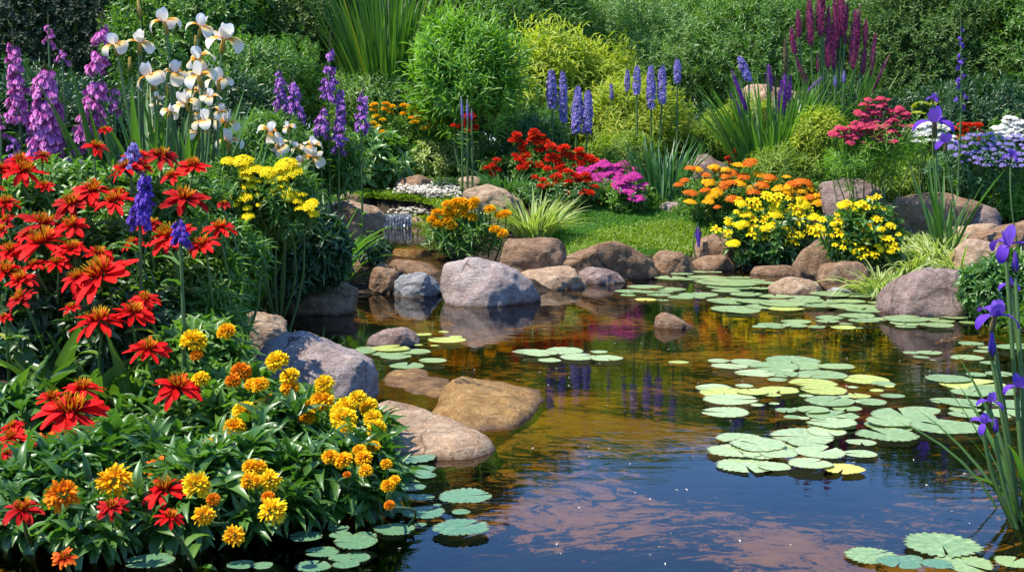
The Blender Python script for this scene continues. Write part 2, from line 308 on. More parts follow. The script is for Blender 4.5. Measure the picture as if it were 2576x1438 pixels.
M['rock_pink'] = rock_mat('rock_pink', (0.28, 0.205, 0.18), (0.38, 0.295, 0.26), (0.47, 0.40, 0.365))
M['rock_brown'] = rock_mat('rock_brown', (0.155, 0.080, 0.040), (0.26, 0.150, 0.080), (0.37, 0.25, 0.16))
M['rock_grey'] = rock_mat('rock_grey', (0.20, 0.195, 0.195), (0.30, 0.29, 0.285), (0.42, 0.41, 0.40))
M['rock_plum'] = rock_mat('rock_plum', (0.16, 0.10, 0.082), (0.26, 0.175, 0.145), (0.37, 0.285, 0.25))
M['rock_tan'] = rock_mat('rock_tan', (0.27, 0.155, 0.082), (0.42, 0.275, 0.165), (0.52, 0.40, 0.28))
M['rock_gold'] = rock_mat('rock_gold', (0.20, 0.095, 0.025), (0.34, 0.19, 0.06), (0.42, 0.27, 0.11))

def water_mat(name, bump=0.0018):
    m, t, out = newmat(name); g = nd(t, 'ShaderNodeNewGeometry')
    mp = nd(t, 'ShaderNodeMapping'); mp.inputs['Scale'].default_value = (1.0, 2.2, 1.0); t.links.new(g.outputs['Position'], mp.inputs[0])
    n1 = nd(t, 'ShaderNodeTexNoise'); n1.inputs['Scale'].default_value = 5.0; n1.inputs['Detail'].default_value = 3; n1.inputs['Distortion'].default_value = 0.4; t.links.new(mp.outputs[0], n1.inputs['Vector'])
    n2 = nd(t, 'ShaderNodeTexNoise'); n2.inputs['Scale'].default_value = 0.5; t.links.new(g.outputs['Position'], n2.inputs['Vector'])
    h = math_(t, 'MULTIPLY', n1.outputs[0], ramp(t, n2.outputs[0], [(0.38, 0.25), (0.62, 1.0)]))
    b = nd(t, 'ShaderNodeBump'); b.inputs['Strength'].default_value = 1.0; b.inputs['Distance'].default_value = bump; t.links.new(h, b.inputs['Height'])
    fr = nd(t, 'ShaderNodeFresnel'); fr.inputs[0].default_value = 1.38; t.links.new(b.outputs[0], fr.inputs['Normal'])
    gl = nd(t, 'ShaderNodeBsdfGlossy'); gl.inputs['Roughness'].default_value = 0.015; t.links.new(b.outputs[0], gl.inputs['Normal'])
    tr = nd(t, 'ShaderNodeBsdfTransparent'); tr.inputs[0].default_value = (0.70, 0.57, 0.29, 1)
    mx = nd(t, 'ShaderNodeMixShader'); t.links.new(fr.outputs[0], mx.inputs[0]); t.links.new(tr.outputs[0], mx.inputs[1]); t.links.new(gl.outputs[0], mx.inputs[2])
    t.links.new(mx.outputs[0], out.inputs[0]); return m
M['water'] = water_mat('water')

def pad_mat(name, c1, c2, c3):
    m, t, out = newmat(name); u, s, r = tint(t); oi = nd(t, 'ShaderNodeObjectInfo'); tc = nd(t, 'ShaderNodeTexCoord')
    n = nd(t, 'ShaderNodeTexNoise'); n.inputs['Scale'].default_value = 3.5; n.inputs['Detail'].default_value = 6; t.links.new(tc.outputs['Object'], n.inputs['Vector'])
    n2 = nd(t, 'ShaderNodeTexNoise'); n2.inputs['Scale'].default_value = 22; n2.inputs['Detail'].default_value = 3; t.links.new(tc.outputs['Object'], n2.inputs['Vector'])
    c = mixc(t, oi.outputs['Random'], c1, c2)
    c = mixc(t, ramp(t, n.outputs[0], [(0.42, 0.0), (0.7, 0.8)]), c, c3)
    c = mixc(t, ramp(t, r, [(0.0, 0.5), (0.5, 0.0)]), c, mixc(t, 1.0, c, (1.6, 1.45, 1.2), 'MULTIPLY'))   # pale radial veins
    c = mixc(t, ramp(t, n2.outputs[0], [(0.62, 0.0), (0.70, 1.0)]), c, (0.48, 0.48, 0.30)); c = mixc(t, ramp(t, n2.outputs[0], [(0.30, 0.8), (0.38, 0.0)]), c, (0.14, 0.12, 0.04))                    # specks
    c = mixc(t, ramp(t, u, [(0.93, 0.0), (1.0, 0.7)]), c, (0.16, 0.13, 0.04))                                # worn rim
    surf(t, out, c, 0.34, 0.6, 0.12); return m
M['pad_green'] = pad_mat('pad_green', (0.15, 0.25, 0.09), (0.24, 0.34, 0.12), (0.30, 0.40, 0.18))
M['pad_pale'] = pad_mat('pad_pale', (0.25, 0.35, 0.15), (0.36, 0.46, 0.21), (0.42, 0.50, 0.27))  # pad green with the glancing sky and sun sheen put into the colour
M['pad_lime'] = pad_mat('pad_lime', (0.30, 0.37, 0.06), (0.42, 0.48, 0.09), (0.52, 0.53, 0.16))
M['pad_deep'] = pad_mat('pad_deep', (0.06, 0.17, 0.09), (0.10, 0.22, 0.11), (0.15, 0.26, 0.13))  # pad green darkened: shade under the near bank painted into the colour
M['pad_gold'] = pad_mat('pad_gold', (0.52, 0.46, 0.06), (0.56, 0.50, 0.10), (0.50, 0.44, 0.12))

# ------------------------------------------------------------------ terrain
SHORE = [(-700, 1420), (-200, 1330), (250, 1300), (520, 1240), (720, 1160), (860, 1090), (880, 1000), (720, 920), (630, 862), (650, 800), (690, 762), (800, 746), (895, 742), (985, 738), (1100, 742), (1230, 745), (1350, 738), (1470, 716), (1570, 704), (1650, 695), (1740, 683), (1850, 677), (1900, 684), (2010, 686), (2060, 725), (2200, 742), (2235, 780), (2420, 785), (2480, 815), (2640, 850), (2760, 960), (2900, 1200), (3300, 1700)]
poly = np.array([onz(*p)[:2] for p in SHORE] + [[3.2, 2.6], [-3.2, 2.6]])
POOL_Z = 0.36
POOL = [(930, 560), (960, 575), (950, 600), (960, 622), (1085, 625), (1100, 600), (1095, 572), (1060, 566)]
pool = np.array([onz(p[0], p[1], POOL_Z)[:2] for p in POOL])
BED_LIFT = onz(1200, 1050)[:2]
def sdist(x, y, pl):
    x, y = np.asarray(x, float), np.asarray(y, float)
    d = np.full(x.shape, 1e9); ins = np.zeros(x.shape, bool); n = len(pl)
    for i in range(n):
        a, b = pl[i], pl[(i + 1) % n]; e = b - a
        t = np.clip(((x - a[0]) * e[0] + (y - a[1]) * e[1]) / (e @ e), 0, 1)
        d = np.minimum(d, np.hypot(x - a[0] - t * e[0], y - a[1] - t * e[1]))
        c = ((a[1] > y) != (b[1] > y)) & (x < (b[0] - a[0]) * (y - a[1]) / (b[1] - a[1] + 1e-12) + a[0]); ins ^= c
    return np.where(ins, -d, d)
def sst(a, b, x): t = np.clip((x - a) / (b - a), 0, 1); return t * t * (3 - 2 * t)
def hgt(x, y):
    x, y = np.asarray(x, float), np.asarray(y, float)
    d = sdist(x, y, poly)
    wob = 0.03 * (np.sin(x * 3.1 + 1.3 * np.sin(y * 2.2)) + np.sin(y * 2.7 + x * 1.1))
    h = np.where(d < 0, -0.04 - 0.14 * sst(0, 0.9, -d) + wob * 0.8, 0.09 * sst(0, 0.22, d) + 0.21 * sst(0.2, 2.2, d) + 0.43 * sst(13.9, 17.4, y) + 0.10 * np.clip(y - 17, 0, 3.5) + 0.02 * np.clip(y - 20, 0, 20) + wob * 0.5 * sst(0, 0.6, d))
    h = np.where(d < 0, np.minimum(h, -0.03), h)
    sh = np.hypot(x - BED_LIFT[0], y - BED_LIFT[1]); h = np.where(d < 0, np.maximum(h, -.035 - .15 * sst(.35, 1.5, sh)), h)   # bed raised round the sunken rocks so their shadows vanish
    dp = sdist(x, y, pool)
    return np.where(dp < 0, np.minimum(h, POOL_Z - 0.04 - 0.12 * sst(0, 0.4, -dp)), np.where(dp < 0.10, np.minimum(h, POOL_Z + 0.03), h))
def gz(x, y): return float(hgt(np.array([x]), np.array([y]))[0])
def gpts(pts):
    """where the lines of sight through these view points first meet the ground"""
    r_ = np.array([ray(x, min(y, 1600)) for x, y in pts]); Ys = 3.5 * (34 / 3.5) ** np.linspace(0, 1, 260)
    q = r_[:, None] / r_[:, 1][:, None, None] * Ys[None, :, None] + np.array([0, 0, CAM_H]); under = q[..., 2] <= np.maximum(0, hgt(q[..., 0], q[..., 1])) + 1e-4
    k = np.where(under.any(1), under.argmax(1), len(Ys) - 1); P = q[np.arange(len(q)), k]; P[:, 2] = hgt(P[:, 0], P[:, 1]); return P
def gpt(px, py): return gpts([(px, py)])[0]
def axis(parts):
    return np.unique(np.concatenate([np.arange(a, b, s) for a, b, s in parts]).round(4))
gx = axis([(-400, -40, 60), (-40, -8, 2), (-8, 8, 0.075), (8, 40, 2), (40, 401, 60)])
gy = axis([(-60, 0, 10), (0, 2.4, 0.4), (2.4, 18, 0.075), (18, 40, 0.6), (40, 100, 6), (100, 801, 100)])
XX, YY = np.meshgrid(gx, gy); HH = hgt(XX, YY)
mb = MB(); ix = np.arange(XX.size).reshape(XX.shape)
mb.add(np.stack([XX, YY, HH], -1), quads=np.stack([ix[:-1, :-1], ix[:-1, 1:], ix[1:, 1:], ix[1:, :-1]], -1).reshape(-1, 4))
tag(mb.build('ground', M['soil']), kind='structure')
def sheet(name, pl, z, mat, grow):
    c = pl.mean(0); bm = bmesh.new()
    vs = [bm.verts.new((*(p + (p - c) / np.linalg.norm(p - c) * grow), z)) for p in pl]
    bm.faces.new(vs); bmesh.ops.triangulate(bm, faces=bm.faces[:])
    bmesh.ops.recalc_face_normals(bm, faces=bm.faces[:])
    me = bpy.data.meshes.new(name); bm.to_mesh(me); bm.free(); me.materials.append(mat)
    if me.polygons[0].normal.z < 0: me.flip_normals()
    o = bpy.data.objects.new(name, me); col.objects.link(o); return tag(o, kind='structure')
sheet('pond_water', poly, 0.0, M['water'], 0.25)
sheet('upper_pool_water', pool, POOL_Z, M['water'], 0.12)

# ------------------------------------------------------------------ rocks
bm = bmesh.new(); bmesh.ops.create_icosphere(bm, subdivisions=5, radius=1); ICO_D = np.array([v.co[:] for v in bm.verts]); ICO_F = np.array([[v.index for v in f.verts] for f in bm.faces]); bm.free()
bm = bmesh.new(); bmesh.ops.create_icosphere(bm, subdivisions=4, radius=1); ICO_D4 = np.array([v.co[:] for v in bm.verts]); ICO_F4 = np.array([[v.index for v in f.verts] for f in bm.faces]); bm.free()
def hull2(p):
    p = sorted(map(tuple, p)); cr = lambda o, a, b: (a[0] - o[0]) * (b[1] - o[1]) - (a[1] - o[1]) * (b[0] - o[0])
    lo, up = [], []
    for q in p:
        while len(lo) > 1 and cr(lo[-2], lo[-1], q) <= 0: lo.pop()
        lo.append(q)
    for q in reversed(p):
        while len(up) > 1 and cr(up[-2], up[-1], q) <= 0: up.pop()
        up.append(q)
    return lo[:-1] + up[:-1]
def rock(label, outline, base, mat, dep=0.7, z0=0.0, bury=0.12, front=(), k=24, rough=1.0, seed=0, sub=5, name='boulder', cat='boulder', group='boulders round the pond'):
    """a rounded, many-sided stone: faces across the line of sight follow the outline, others shape its front, top and back"""
    r_ = np.random.RandomState(seed + 11)
    if z0 > .04:
        g_ = gpt(sum(p[0] for p in outline) / len(outline), base); z0, yf = g_[2], g_[1]
    else: yf = onz(0, base, z0)[1]
    hh = (max(p[0] for p in outline) - min(p[0] for p in outline)) / FPX * yf
    D = hh * dep / 2; Yc = yf + D * 0.75
    W3 = np.array([at(px, py, Yc) for px, py in outline])[:, [0, 2]]
    H = np.array(hull2(W3)); zmin = H[:, 1].min()
    H = np.array(hull2(np.concatenate([H, H[H[:, 1] < zmin + 0.35 * (H[:, 1].max() - zmin)] - [0, bury]])))
    c = (H.max(0) + H.min(0)) / 2; rx, rz = (H.max(0) - H.min(0)) / 2
    N, P = [], []
    for i in range(len(H)):
        a, b = H[i], H[(i + 1) % len(H)]; e = b - a; l = np.hypot(*e)
        if l < 1e-4: continue
        n = np.array([e[1], -e[0]]) / l; p = n @ (a - c)
        ty = r_.uniform(-0.12, 0.22); nn = np.array([n[0], ty, n[1]]); s = np.linalg.norm(nn)
        N.append(nn / s); P.append(max(p, 0.02) / s)
    def cut(v, f):
        v = np.array(v, float); v /= np.linalg.norm(v); N.append(v); P.append(f * math.sqrt((v[0] * rx) ** 2 + (v[1] * D) ** 2 + (v[2] * rz) ** 2))
    cut((r_.uniform(-.3, .3), -1, r_.uniform(0, .2)), 0.88); cut((r_.uniform(-.3, .3), 1, 0), 0.9)
    for f in (front or [((r_.uniform(-.5, .5), -.75, .7), .86), ((-.7, -.7, r_.uniform(-.1, .4)), .9), ((.7, -.7, r_.uniform(-.1, .4)), .9)]): cut(*f)
    for _ in range(5): cut((r_.normal(), r_.uniform(-.6, 1), r_.normal() * .7), r_.uniform(.9, 1.02))
    N, P = np.array(N), np.array(P); dirs, F = (ICO_D, ICO_F) if sub == 5 else (ICO_D4, ICO_F4)
    q = np.maximum(dirs @ N.T, 0) / P; r = 1.03 * (q ** k).sum(1) ** (-1 / k)
    V = dirs * r[:, None]
    for _ in range(26):      # chipped flats
        n = r_.normal(size=3); n[1] -= .5; n /= np.linalg.norm(n); e = V @ n; V = V - np.maximum(0, e - e.max() * r_.uniform(.86, .96))[:, None] * n
    s = 1.0 / max(rx, D, rz); o = r_.uniform(-50, 50, 3); am = min(rx, rz, D)
    disp = np.array([mnoise.fractal(Vector(v * s * 1.5 + o), 1.0, 2.0, 3) * 0.085 - abs(mnoise.noise(Vector(v * s * 2.6 - o))) * 0.07 + mnoise.fractal(Vector(v * s * 7 + o), 0.8, 2.1, 5) * 0.034 for v in V]) + .02
    V = V * (1 + rough * disp[:, None])
    loc = np.array([c[0], Yc, c[1]])
    m_ = MB(); m_.add(V, tris=F)
    ob = m_.build(name, M['rock_' + mat], None, (0, 0, 0)); ob.location = loc
    return tag(ob, label, cat, group)
# contact stones along the water
rock('large pale pinkish boulder in the pond, pointed to the right, biggest of the middle row', [(1102, 764), (1098, 690), (1110, 672), (1150, 655), (1195, 648), (1245, 655), (1290, 675), (1340, 715), (1366, 748), (1360, 766), (1200, 768)], 768, 'pink', .75, front=[((-.25, -.75, .62), .80), ((-.9, -.5, .1), .93), ((.5, -.6, .62), .86)], seed=1, k=20)
rock('bluish grey rounded rock touching the left side of the large pale boulder', [(982, 744), (988, 715), (1015, 690), (1050, 681), (1085, 695), (1106, 720), (1106, 746)], 746, 'grey', .9, seed=2)
rock('small brown pointed rock between the bluish grey rock and the undercut brown boulder', [(920, 738), (935, 690), (952, 660), (985, 672), (1008, 690), (995, 715), (985, 740)], 738, 'brown', .9, seed=3)
rock('undercut brown boulder under the dark leafy bush at the pond corner', [(840, 665), (850, 632), (890, 628), (925, 640), (943, 675), (930, 700), (882, 716), (848, 700)], 728, 'brown', .9, seed=4, bury=.15)
rock('flat brown stone behind the bluish grey rock, below the upper pool', [(965, 668), (985, 655), (1060, 655), (1110, 660), (1120, 680), (1090, 698), (1000, 694)], 696, 'brown', .5, z0=.08, seed=5, sub=4)
rock('thin pale slab forming the near lip of the upper pool', [(978, 632), (1000, 623), (1075, 622), (1085, 640), (1000, 648)], 648, 'tan', .6, z0=.24, seed=6, sub=4, bury=.08)
rock('long flat topped dark brown rock under the orange marigold clump and striped grass', [(1250, 640), (1257, 604), (1310, 600), (1400, 600), (1441, 612), (1432, 640), (1380, 668), (1280, 672)], 690, 'brown', .7, z0=.06, seed=7, bury=.2, front=[((.1, -.95, -.25), .9), ((.7, -.7, .1), .9), ((0, -.4, .9), .95)])
rock('broad brown rock with a ridged peak at the edge of the lawn', [(1392, 668), (1412, 650), (1480, 630), (1545, 604), (1595, 628), (1650, 662), (1675, 688), (1640, 702), (1560, 700), (1440, 682)], 702, 'brown', .55, seed=8, front=[((-.1, -.92, -.1), .85), ((-.6, -.5, .6), .88), ((.55, -.7, .3), .86)], k=20)
rock('blocky brown rock right of the peaked rock, below lime ground cover', [(1640, 635), (1652, 627), (1720, 638), (1737, 660), (1735, 683), (1670, 692), (1645, 662)], 690, 'brown', .8, seed=9)
rock('pale flat rock with a grey wedge end between the large boulder and the plum rock', [(1290, 690), (1330, 680), (1400, 675), (1447, 685), (1475, 715), (1440, 727), (1340, 727)], 728, 'tan', .8, seed=10, front=[((.55, -.8, .25), .82), ((-.2, -.5, .85), .85)], k=20)
rock('plum coloured low rock beside the pale flat rock in the water', [(1445, 697), (1470, 680), (1495, 672), (1540, 682), (1576, 706), (1520, 714), (1470, 714)], 714, 'plum', .8, seed=12)
rock('low flat brown rock at the water under the right yellow flower bush', [(1735, 662), (1770, 645), (1830, 640), (1855, 665), (1845, 682), (1760, 680)], 681, 'brown', .8, seed=13, sub=4)
rock('brown rock beside the dark flower bud, half behind the yellow daisy bush', [(1735, 645), (1758, 605), (1800, 588), (1845, 602), (1870, 645)], 668, 'brown', .9, z0=.1, seed=14, sub=4)
rock('small rounded pinkish rock at the back edge of the lawn by the orange flowers', [(1660, 518), (1680, 507), (1710, 510), (1722, 530), (1690, 543), (1664, 534)], 543, 'pink', .9, z0=.36, seed=15, sub=4)
rock('plum rock in the back bed behind the orange and red flower heads', [(1718, 440), (1730, 405), (1770, 390), (1820, 405), (1856, 440), (1800, 460)], 480, 'plum', .8, z0=.42, seed=16, sub=4, bury=.3)
rock('rounded pinkish boulder behind the yellow daisy bushes', [(2062, 485), (2080, 460), (2115, 450), (2190, 460), (2230, 495), (2205, 530), (2085, 530)], 560, 'plum', .8, z0=.3, seed=17)
rock('wide low boulder behind the tall violet iris leaves', [(2236, 532), (2245, 505), (2290, 490), (2380, 488), (2450, 508), (2480, 540), (2400, 580), (2280, 570)], 590, 'brown', .7, z0=.25, seed=18)
rock('rounded boulder right of the wide low boulder', [(2385, 560), (2420, 522), (2480, 514), (2528, 545), (2480, 575), (2400, 580)], 588, 'plum', .8, z0=.25, seed=19, sub=4)
rock('flat slab below the rounded boulder on the right bank', [(2390, 592), (2402, 575), (2480, 564), (2525, 570), (2480, 600), (2400, 606)], 612, 'tan', .7, z0=.2, seed=20, sub=4)
rock('long sloping reddish rock cut by the right picture edge', [(2440, 605), (2500, 575), (2576, 555), (2660, 555), (2660, 615), (2500, 622)], 630, 'brown', .6, z0=.18, seed=21)
rock('pale topped tan rock behind the right hand violet irises', [(2392, 628), (2430, 600), (2500, 610), (2535, 640), (2500, 672), (2410, 672)], 690, 'tan', .8, z0=.1, seed=22)
rock('big dark rounded boulder standing in the water on the right', [(2215, 796), (2238, 745), (2288, 690), (2330, 671), (2400, 672), (2442, 690), (2457, 722), (2442, 765), (2420, 798)], 799, 'plum', .8, seed=23, k=14)
rock('rounded brown boulder between the yellow daisies and the striped ground cover', [(2056, 702), (2070, 675), (2105, 660), (2160, 660), (2198, 680), (2190, 722), (2100, 737)], 738, 'brown', .8, seed=24)
rock('brown rock tucked under the right yellow daisy bush', [(1992, 690), (2005, 640), (2060, 605), (2110, 605), (2130, 690)], 700, 'brown', .8, z0=.03, seed=25, sub=4)
rock('long flat wet stone at the water below the larger yellow daisy bush', [(1888, 690), (1900, 671), (1980, 668), (2014, 680), (2000, 693)], 693, 'brown', .7, seed=26, sub=4)
rock('tan pointed rock among the lily pads below the yellow daisies', [(1930, 741), (1950, 712), (1985, 696), (2040, 705), (2076, 738)], 741, 'tan', .9, seed=27)
rock('small grey flat stone right of the tan pointed rock', [(2072, 740), (2100, 722), (2140, 725), (2165, 740)], 741, 'grey', .8, seed=28, sub=4)
rock('small pointed brown rock alone in open water', [(1641, 826), (1650, 801), (1668, 787), (1700, 795), (1746, 822), (1700, 828)], 827, 'brown', .8, seed=29, sub=4, k=22)
rock('small smooth plum rock alone in the water at left', [(913, 866), (935, 845), (985, 828), (1015, 827), (1035, 840), (1055, 863), (1000, 873)], 872, 'plum', .8, seed=30)
rock('long flat dark brown rock lying in the water on the left', [(655, 772), (680, 745), (800, 730), (880, 727), (905, 750), (903, 772), (870, 790), (700, 797)], 792, 'brown', .6, seed=31)
rock('tan rounded rock on the left bank behind the marigolds', [(588, 845), (600, 790), (630, 785), (690, 800), (721, 830), (715, 850), (650, 868)], 872, 'tan', .9, z0=.04, seed=32)
rock('large lilac grey boulder behind the yellow marigolds', [(630, 905), (660, 860), (730, 843), (780, 850), (850, 885), (925, 910), (936, 940), (935, 1015), (800, 1030), (650, 1020)], 1032, 'pink', .8, seed=33, k=22, front=[((-.15, -.7, .72), .80), ((.85, -.5, .05), .90), ((.3, -.9, .1), .97)])
def flat_rock(label, outline, mat, top, tilt=(0, 0), seed=0, k=12, group='rocks lying half under water'):
    """a low rock lying in the pond: its outline is taken on the water, its top is a shallow dome"""
    r_ = np.random.RandomState(seed); W2 = np.array([onz(x, y, max(0, top * .4))[:2] for x, y in outline]); H = np.array(hull2(W2)); c = (H.max(0) + H.min(0)) / 2; N, P = [], []
    for i in range(len(H)):
        a, b = H[i], H[(i + 1) % len(H)]; e = b - a; l = np.hypot(*e)
        if l < 1e-3: continue
        n = np.array([e[1], -e[0]]) / l; p = n @ (a - c); t_ = r_.uniform(.0, .18); N.append(np.array([n[0], n[1], t_]) / math.hypot(1, t_)); P.append((p + t_ * (.3)) / math.hypot(1, t_))
    for t in ((tilt[0], tilt[1], 1), (tilt[0] + .25, tilt[1] + .1, 1), (tilt[0] - .2, tilt[1] - .2, 1)):
        v = np.array(t, float); v /= np.linalg.norm(v); N.append(v); P.append((.3 + top) * v[2] + .06)
    N.append(np.array([0, 0, -1.0])); P.append(.3); N, P = np.array(N), np.array(P)
    r = (np.maximum(ICO_D @ N.T, 0) / P) ** k; V = ICO_D * (r.sum(1) ** (-1 / k) * 1.03)[:, None]; o = r_.uniform(-50, 50, 3)
    V = V + nrm(V) * np.array([mnoise.fractal(Vector(v * 2.2 + o), 1.0, 2.0, 3) * .05 + mnoise.fractal(Vector(v * 9 + o), .9, 2.1, 4) * .014 for v in V])[:, None]
    m_ = MB(); m_.add(V, tris=ICO_F); ob = m_.build('sunken_rock', M['rock_' + mat], None, (0, 0, 0)); ob.location = (c[0], c[1], -.3); return tag(ob, label, 'rock', group)
flat_rock('wide submerged golden rock right of the lilac grey boulder', [(925, 960), (1000, 930), (1100, 920), (1250, 922), (1320, 937), (1280, 962), (1180, 985), (1080, 1040), (940, 1060)], 'gold', -.03, (.02, .02), 34)
flat_rock('golden brown rock with a rounded point, half under water', [(1070, 1047), (1110, 1010), (1180, 975), (1290, 966), (1387, 968), (1352, 1030), (1290, 1082), (1250, 1108), (1150, 1085)], 'gold', .045, (.10, -.05), 35)
flat_rock('smooth tan rock rising from the water beside the serrated lily pads', [(930, 1068), (1050, 1062), (1150, 1075), (1247, 1117), (1200, 1140), (1100, 1148), (950, 1144)], 'tan', .06, (.1, -.1), 36)
rock('dark brown rock behind the moss, under the variegated shrub', [(985, 470), (1000, 446), (1050, 440), (1092, 455), (1085, 478), (1040, 492), (990, 492)], 500, 'brown', .9, z0=.38, seed=37, sub=4)
rock('small tan rock between the white ground cover and the red flowers', [(1140, 478), (1160, 446), (1195, 442), (1217, 460), (1195, 485)], 492, 'tan', .9, z0=.38, seed=38, sub=4)
rock('pale tan boulder behind the orange marigold clump', [(1153, 505), (1180, 475), (1230, 462), (1275, 480), (1307, 510), (1292, 535), (1170, 535)], 548, 'tan', .8, z0=.34, seed=39)
rock('small round stone at the right foot of the pale tan boulder', [(1265, 500), (1275, 488), (1300, 485), (1315, 515), (1290, 530)], 535, 'tan', .9, z0=.35, seed=40, sub=4)
rock('large pale orange boulder far back behind the violet spikes', [(1835, 400), (1868, 240), (1900, 200), (1940, 188), (1990, 205), (2030, 250), (2065, 400)], 412, 'tan', .5, z0=.5, seed=41, bury=.1)
rock('brown boulder left of the upper pool, in front of the flat shouldered one', [(800, 578), (805, 538), (850, 510), (890, 510), (935, 560), (941, 592), (900, 615), (830, 610)], 640, 'brown', .8, z0=.18, seed=42)
rock('flat shouldered tan boulder behind the moss bank, left of the upper pool', [(815, 512), (830, 503), (880, 510), (930, 515), (966, 530), (960, 570), (900, 580), (830, 560)], 590, 'tan', .8, z0=.3, seed=43)
rock('low reddish slab behind the moss cushion', [(835, 505), (845, 490), (880, 487), (910, 495), (905, 512)], 515, 'brown', .8, z0=.38, seed=44, sub=4)
rock('square pale ledge stone beside the little waterfall', [(1030, 560), (1038, 545), (1100, 543), (1108, 562), (1045, 572)], 575, 'tan', .7, z0=POOL_Z, seed=45, sub=4, bury=.06)

# little waterfall over a ledge at the back of the upper pool
wf = MB(); a0, b0 = onz(966, 573, POOL_Z), onz(1036, 573, POOL_Z); n = 40; t_ = np.linspace(0, 1, n); lip = 0.16
prof = [(0.22, lip), (0.06, lip - .005), (0.02, lip - .03), (0.0, lip * .5), (-0.03, 0.005)]
V = np.array([[a0 + (b0 - a0) * u + np.array([0, dy + 0.015 * math.sin(u * 60 + k) + .012 * math.sin(u * 137), z + .006 * math.sin(u * 80 + 2 * k)]) - np.array([0, 0, POOL_Z]) * 0 for u in t_] for k, (dy, z) in enumerate(prof)])
ix = np.arange(V.shape[0] * n).reshape(V.shape[0], n)
wf.add(V, quads=np.stack([ix[:-1, :-1], ix[:-1, 1:], ix[1:, 1:], ix[1:, :-1]], -1).reshape(-1, 4))
m, t, out = newmat('falling_water'); p = nd(t, 'ShaderNodeBsdfPrincipled'); p.inputs['Base Color'].default_value = (.10, .11, .12, 1); p.inputs['Roughness'].default_value = .08; p.inputs['Specular IOR Level'].default_value = .8
nn = nd(t, 'ShaderNodeTexNoise'); nn.inputs['Scale'].default_value = 18; tc = nd(t, 'ShaderNodeTexCoord'); t.links.new(tc.outputs['Object'], nn.inputs['Vector']); b = nd(t, 'ShaderNodeBump'); b.inputs['Distance'].default_value = .05; t.links.new(nn.outputs[0], b.inputs['Height']); t.links.new(b.outputs[0], p.inputs['Normal']); t.links.new(p.outputs[0], out.inputs[0])
tag(wf.build('waterfall', m), kind='structure')

# ------------------------------------------------------------------ lily pads
def pad_mesh(seed, mats, teeth=0.0, notch=0.30):
    r_ = np.random.RandomState(seed); n = 72; m_ = MB()
    th = np.linspace(notch / 2, 2 * np.pi - notch / 2, n)
    wob = 1 + 0.03 * np.sin(th * 3 + r_.rand() * 6) + 0.02 * np.sin(th * 5 + r_.rand() * 6)
    if teeth: wob *= 1 - teeth * np.abs(((th * 26 / (2 * np.pi) + r_.rand()) % 1) - 0.5) * 2 * r_.uniform(.2, 1.3, n)
    else: wob *= 1 - 0.012 * r_.rand(n)
    rr = np.array([0.0, 0.25, 0.55, 0.8, 0.95, 1.0]); V = []; C = []
    ph = r_.rand() * 6
    for q in rr:
        rad = q * (wob if q > .9 else 1 + (wob - 1) * q)
        zz = (q > .9) * 0.012 * np.maximum(0, np.sin(th * 2 + ph)) + 0.006 * q * np.sin(th * 3 + ph) + (q > .97) * 0.01
        V.append(np.stack([np.cos(th) * rad, np.sin(th) * rad, zz], -1))
        vein = np.abs(((th * 11 / (2 * np.pi)) % 1) - .5) * 2 if q > .1 else np.ones(n)
        C.append(np.stack([np.full(n, q), np.zeros(n), vein], -1))
    V = np.array(V); ix = np.arange(len(rr) * n).reshape(len(rr), n)
    q_ = np.stack([ix[:-1, :-1], ix[1:, :-1], ix[1:, 1:], ix[:-1, 1:]], -1).reshape(-1, 4)
    m_.add(V, quads=q_, c=np.array(C).reshape(-1, 3))
    low = V[-1] * [0.97, 0.97, 1] - [0, 0, 0.02]; m_.add(np.stack([V[-1], low]), quads=np.stack([np.arange(n - 1), np.arange(n - 1) + n, np.arange(1, n) + n, np.arange(1, n)], -1), c=np.tile([.99, 0, .5], (2 * n, 1)))
    return m_.mesh('lily_pad', mats)
PADM = {}
for k_, teeth in (('green', .08), ('pale', .11), ('lime', .07), ('deep', .17), ('gold', .16), ('jag', .18)):
    PADM[k_] = [pad_mesh(i + 10 * len(PADM), [M['pad_' + ('green' if k_ == 'jag' else k_)]], teeth, (.12, .3, .22)[i % 3]) for i in range(3)]
PALEJ = [pad_mesh(90 + i, [M['pad_pale']], .14, .2) for i in range(3)]
pad_rank = [0]
def pads(reg, lst, where, kind, group, per=7):
    pts = [Z(*reg, x, y) for x, y, *_ in lst]
    names = {'green': 'green lily pad', 'pale': 'pale green lily pad', 'lime': 'yellowish green lily pad', 'deep': 'dark green serrated lily pad', 'gold': 'yellow lily pad', 'jag': 'green serrated lily pad', 'palej': 'sheen-paled serrated lily pad'}
    kinds = [(e[3] if len(e) > 3 else kind) for e in lst]
    lab = [None] * len(lst)
    for kk in set(kinds):
        ids = [i for i in range(len(lst)) if kinds[i] == kk]
        for i, l in zip(ids, row_labels([pts[i] for i in ids], names[kk], where, per)): lab[i] = l
    for (px, py), e, kk, l in zip(pts, lst, kinds, lab):
        c = onz(px, py); r = e[2] * ZS / 2 / FPX * math.hypot(c[1], c[0]) * 0.98
        pad_rank[0] += 1
        me = (PALEJ if kk == 'palej' else PADM[kk])[rs.randint(3)]
        o = bpy.data.objects.new('lily_pad', me); col.objects.link(o)
        o.location = (c[0], c[1], 0.006 + (pad_rank[0] * 7 % 13) * 0.0016); o.scale = (r, r, min(r, .2) * 1.0); o.rotation_euler = (rs.normal() * .012, rs.normal() * .012, rs.uniform(0, 6.28))
        tag(o, l, 'lily pad', group)
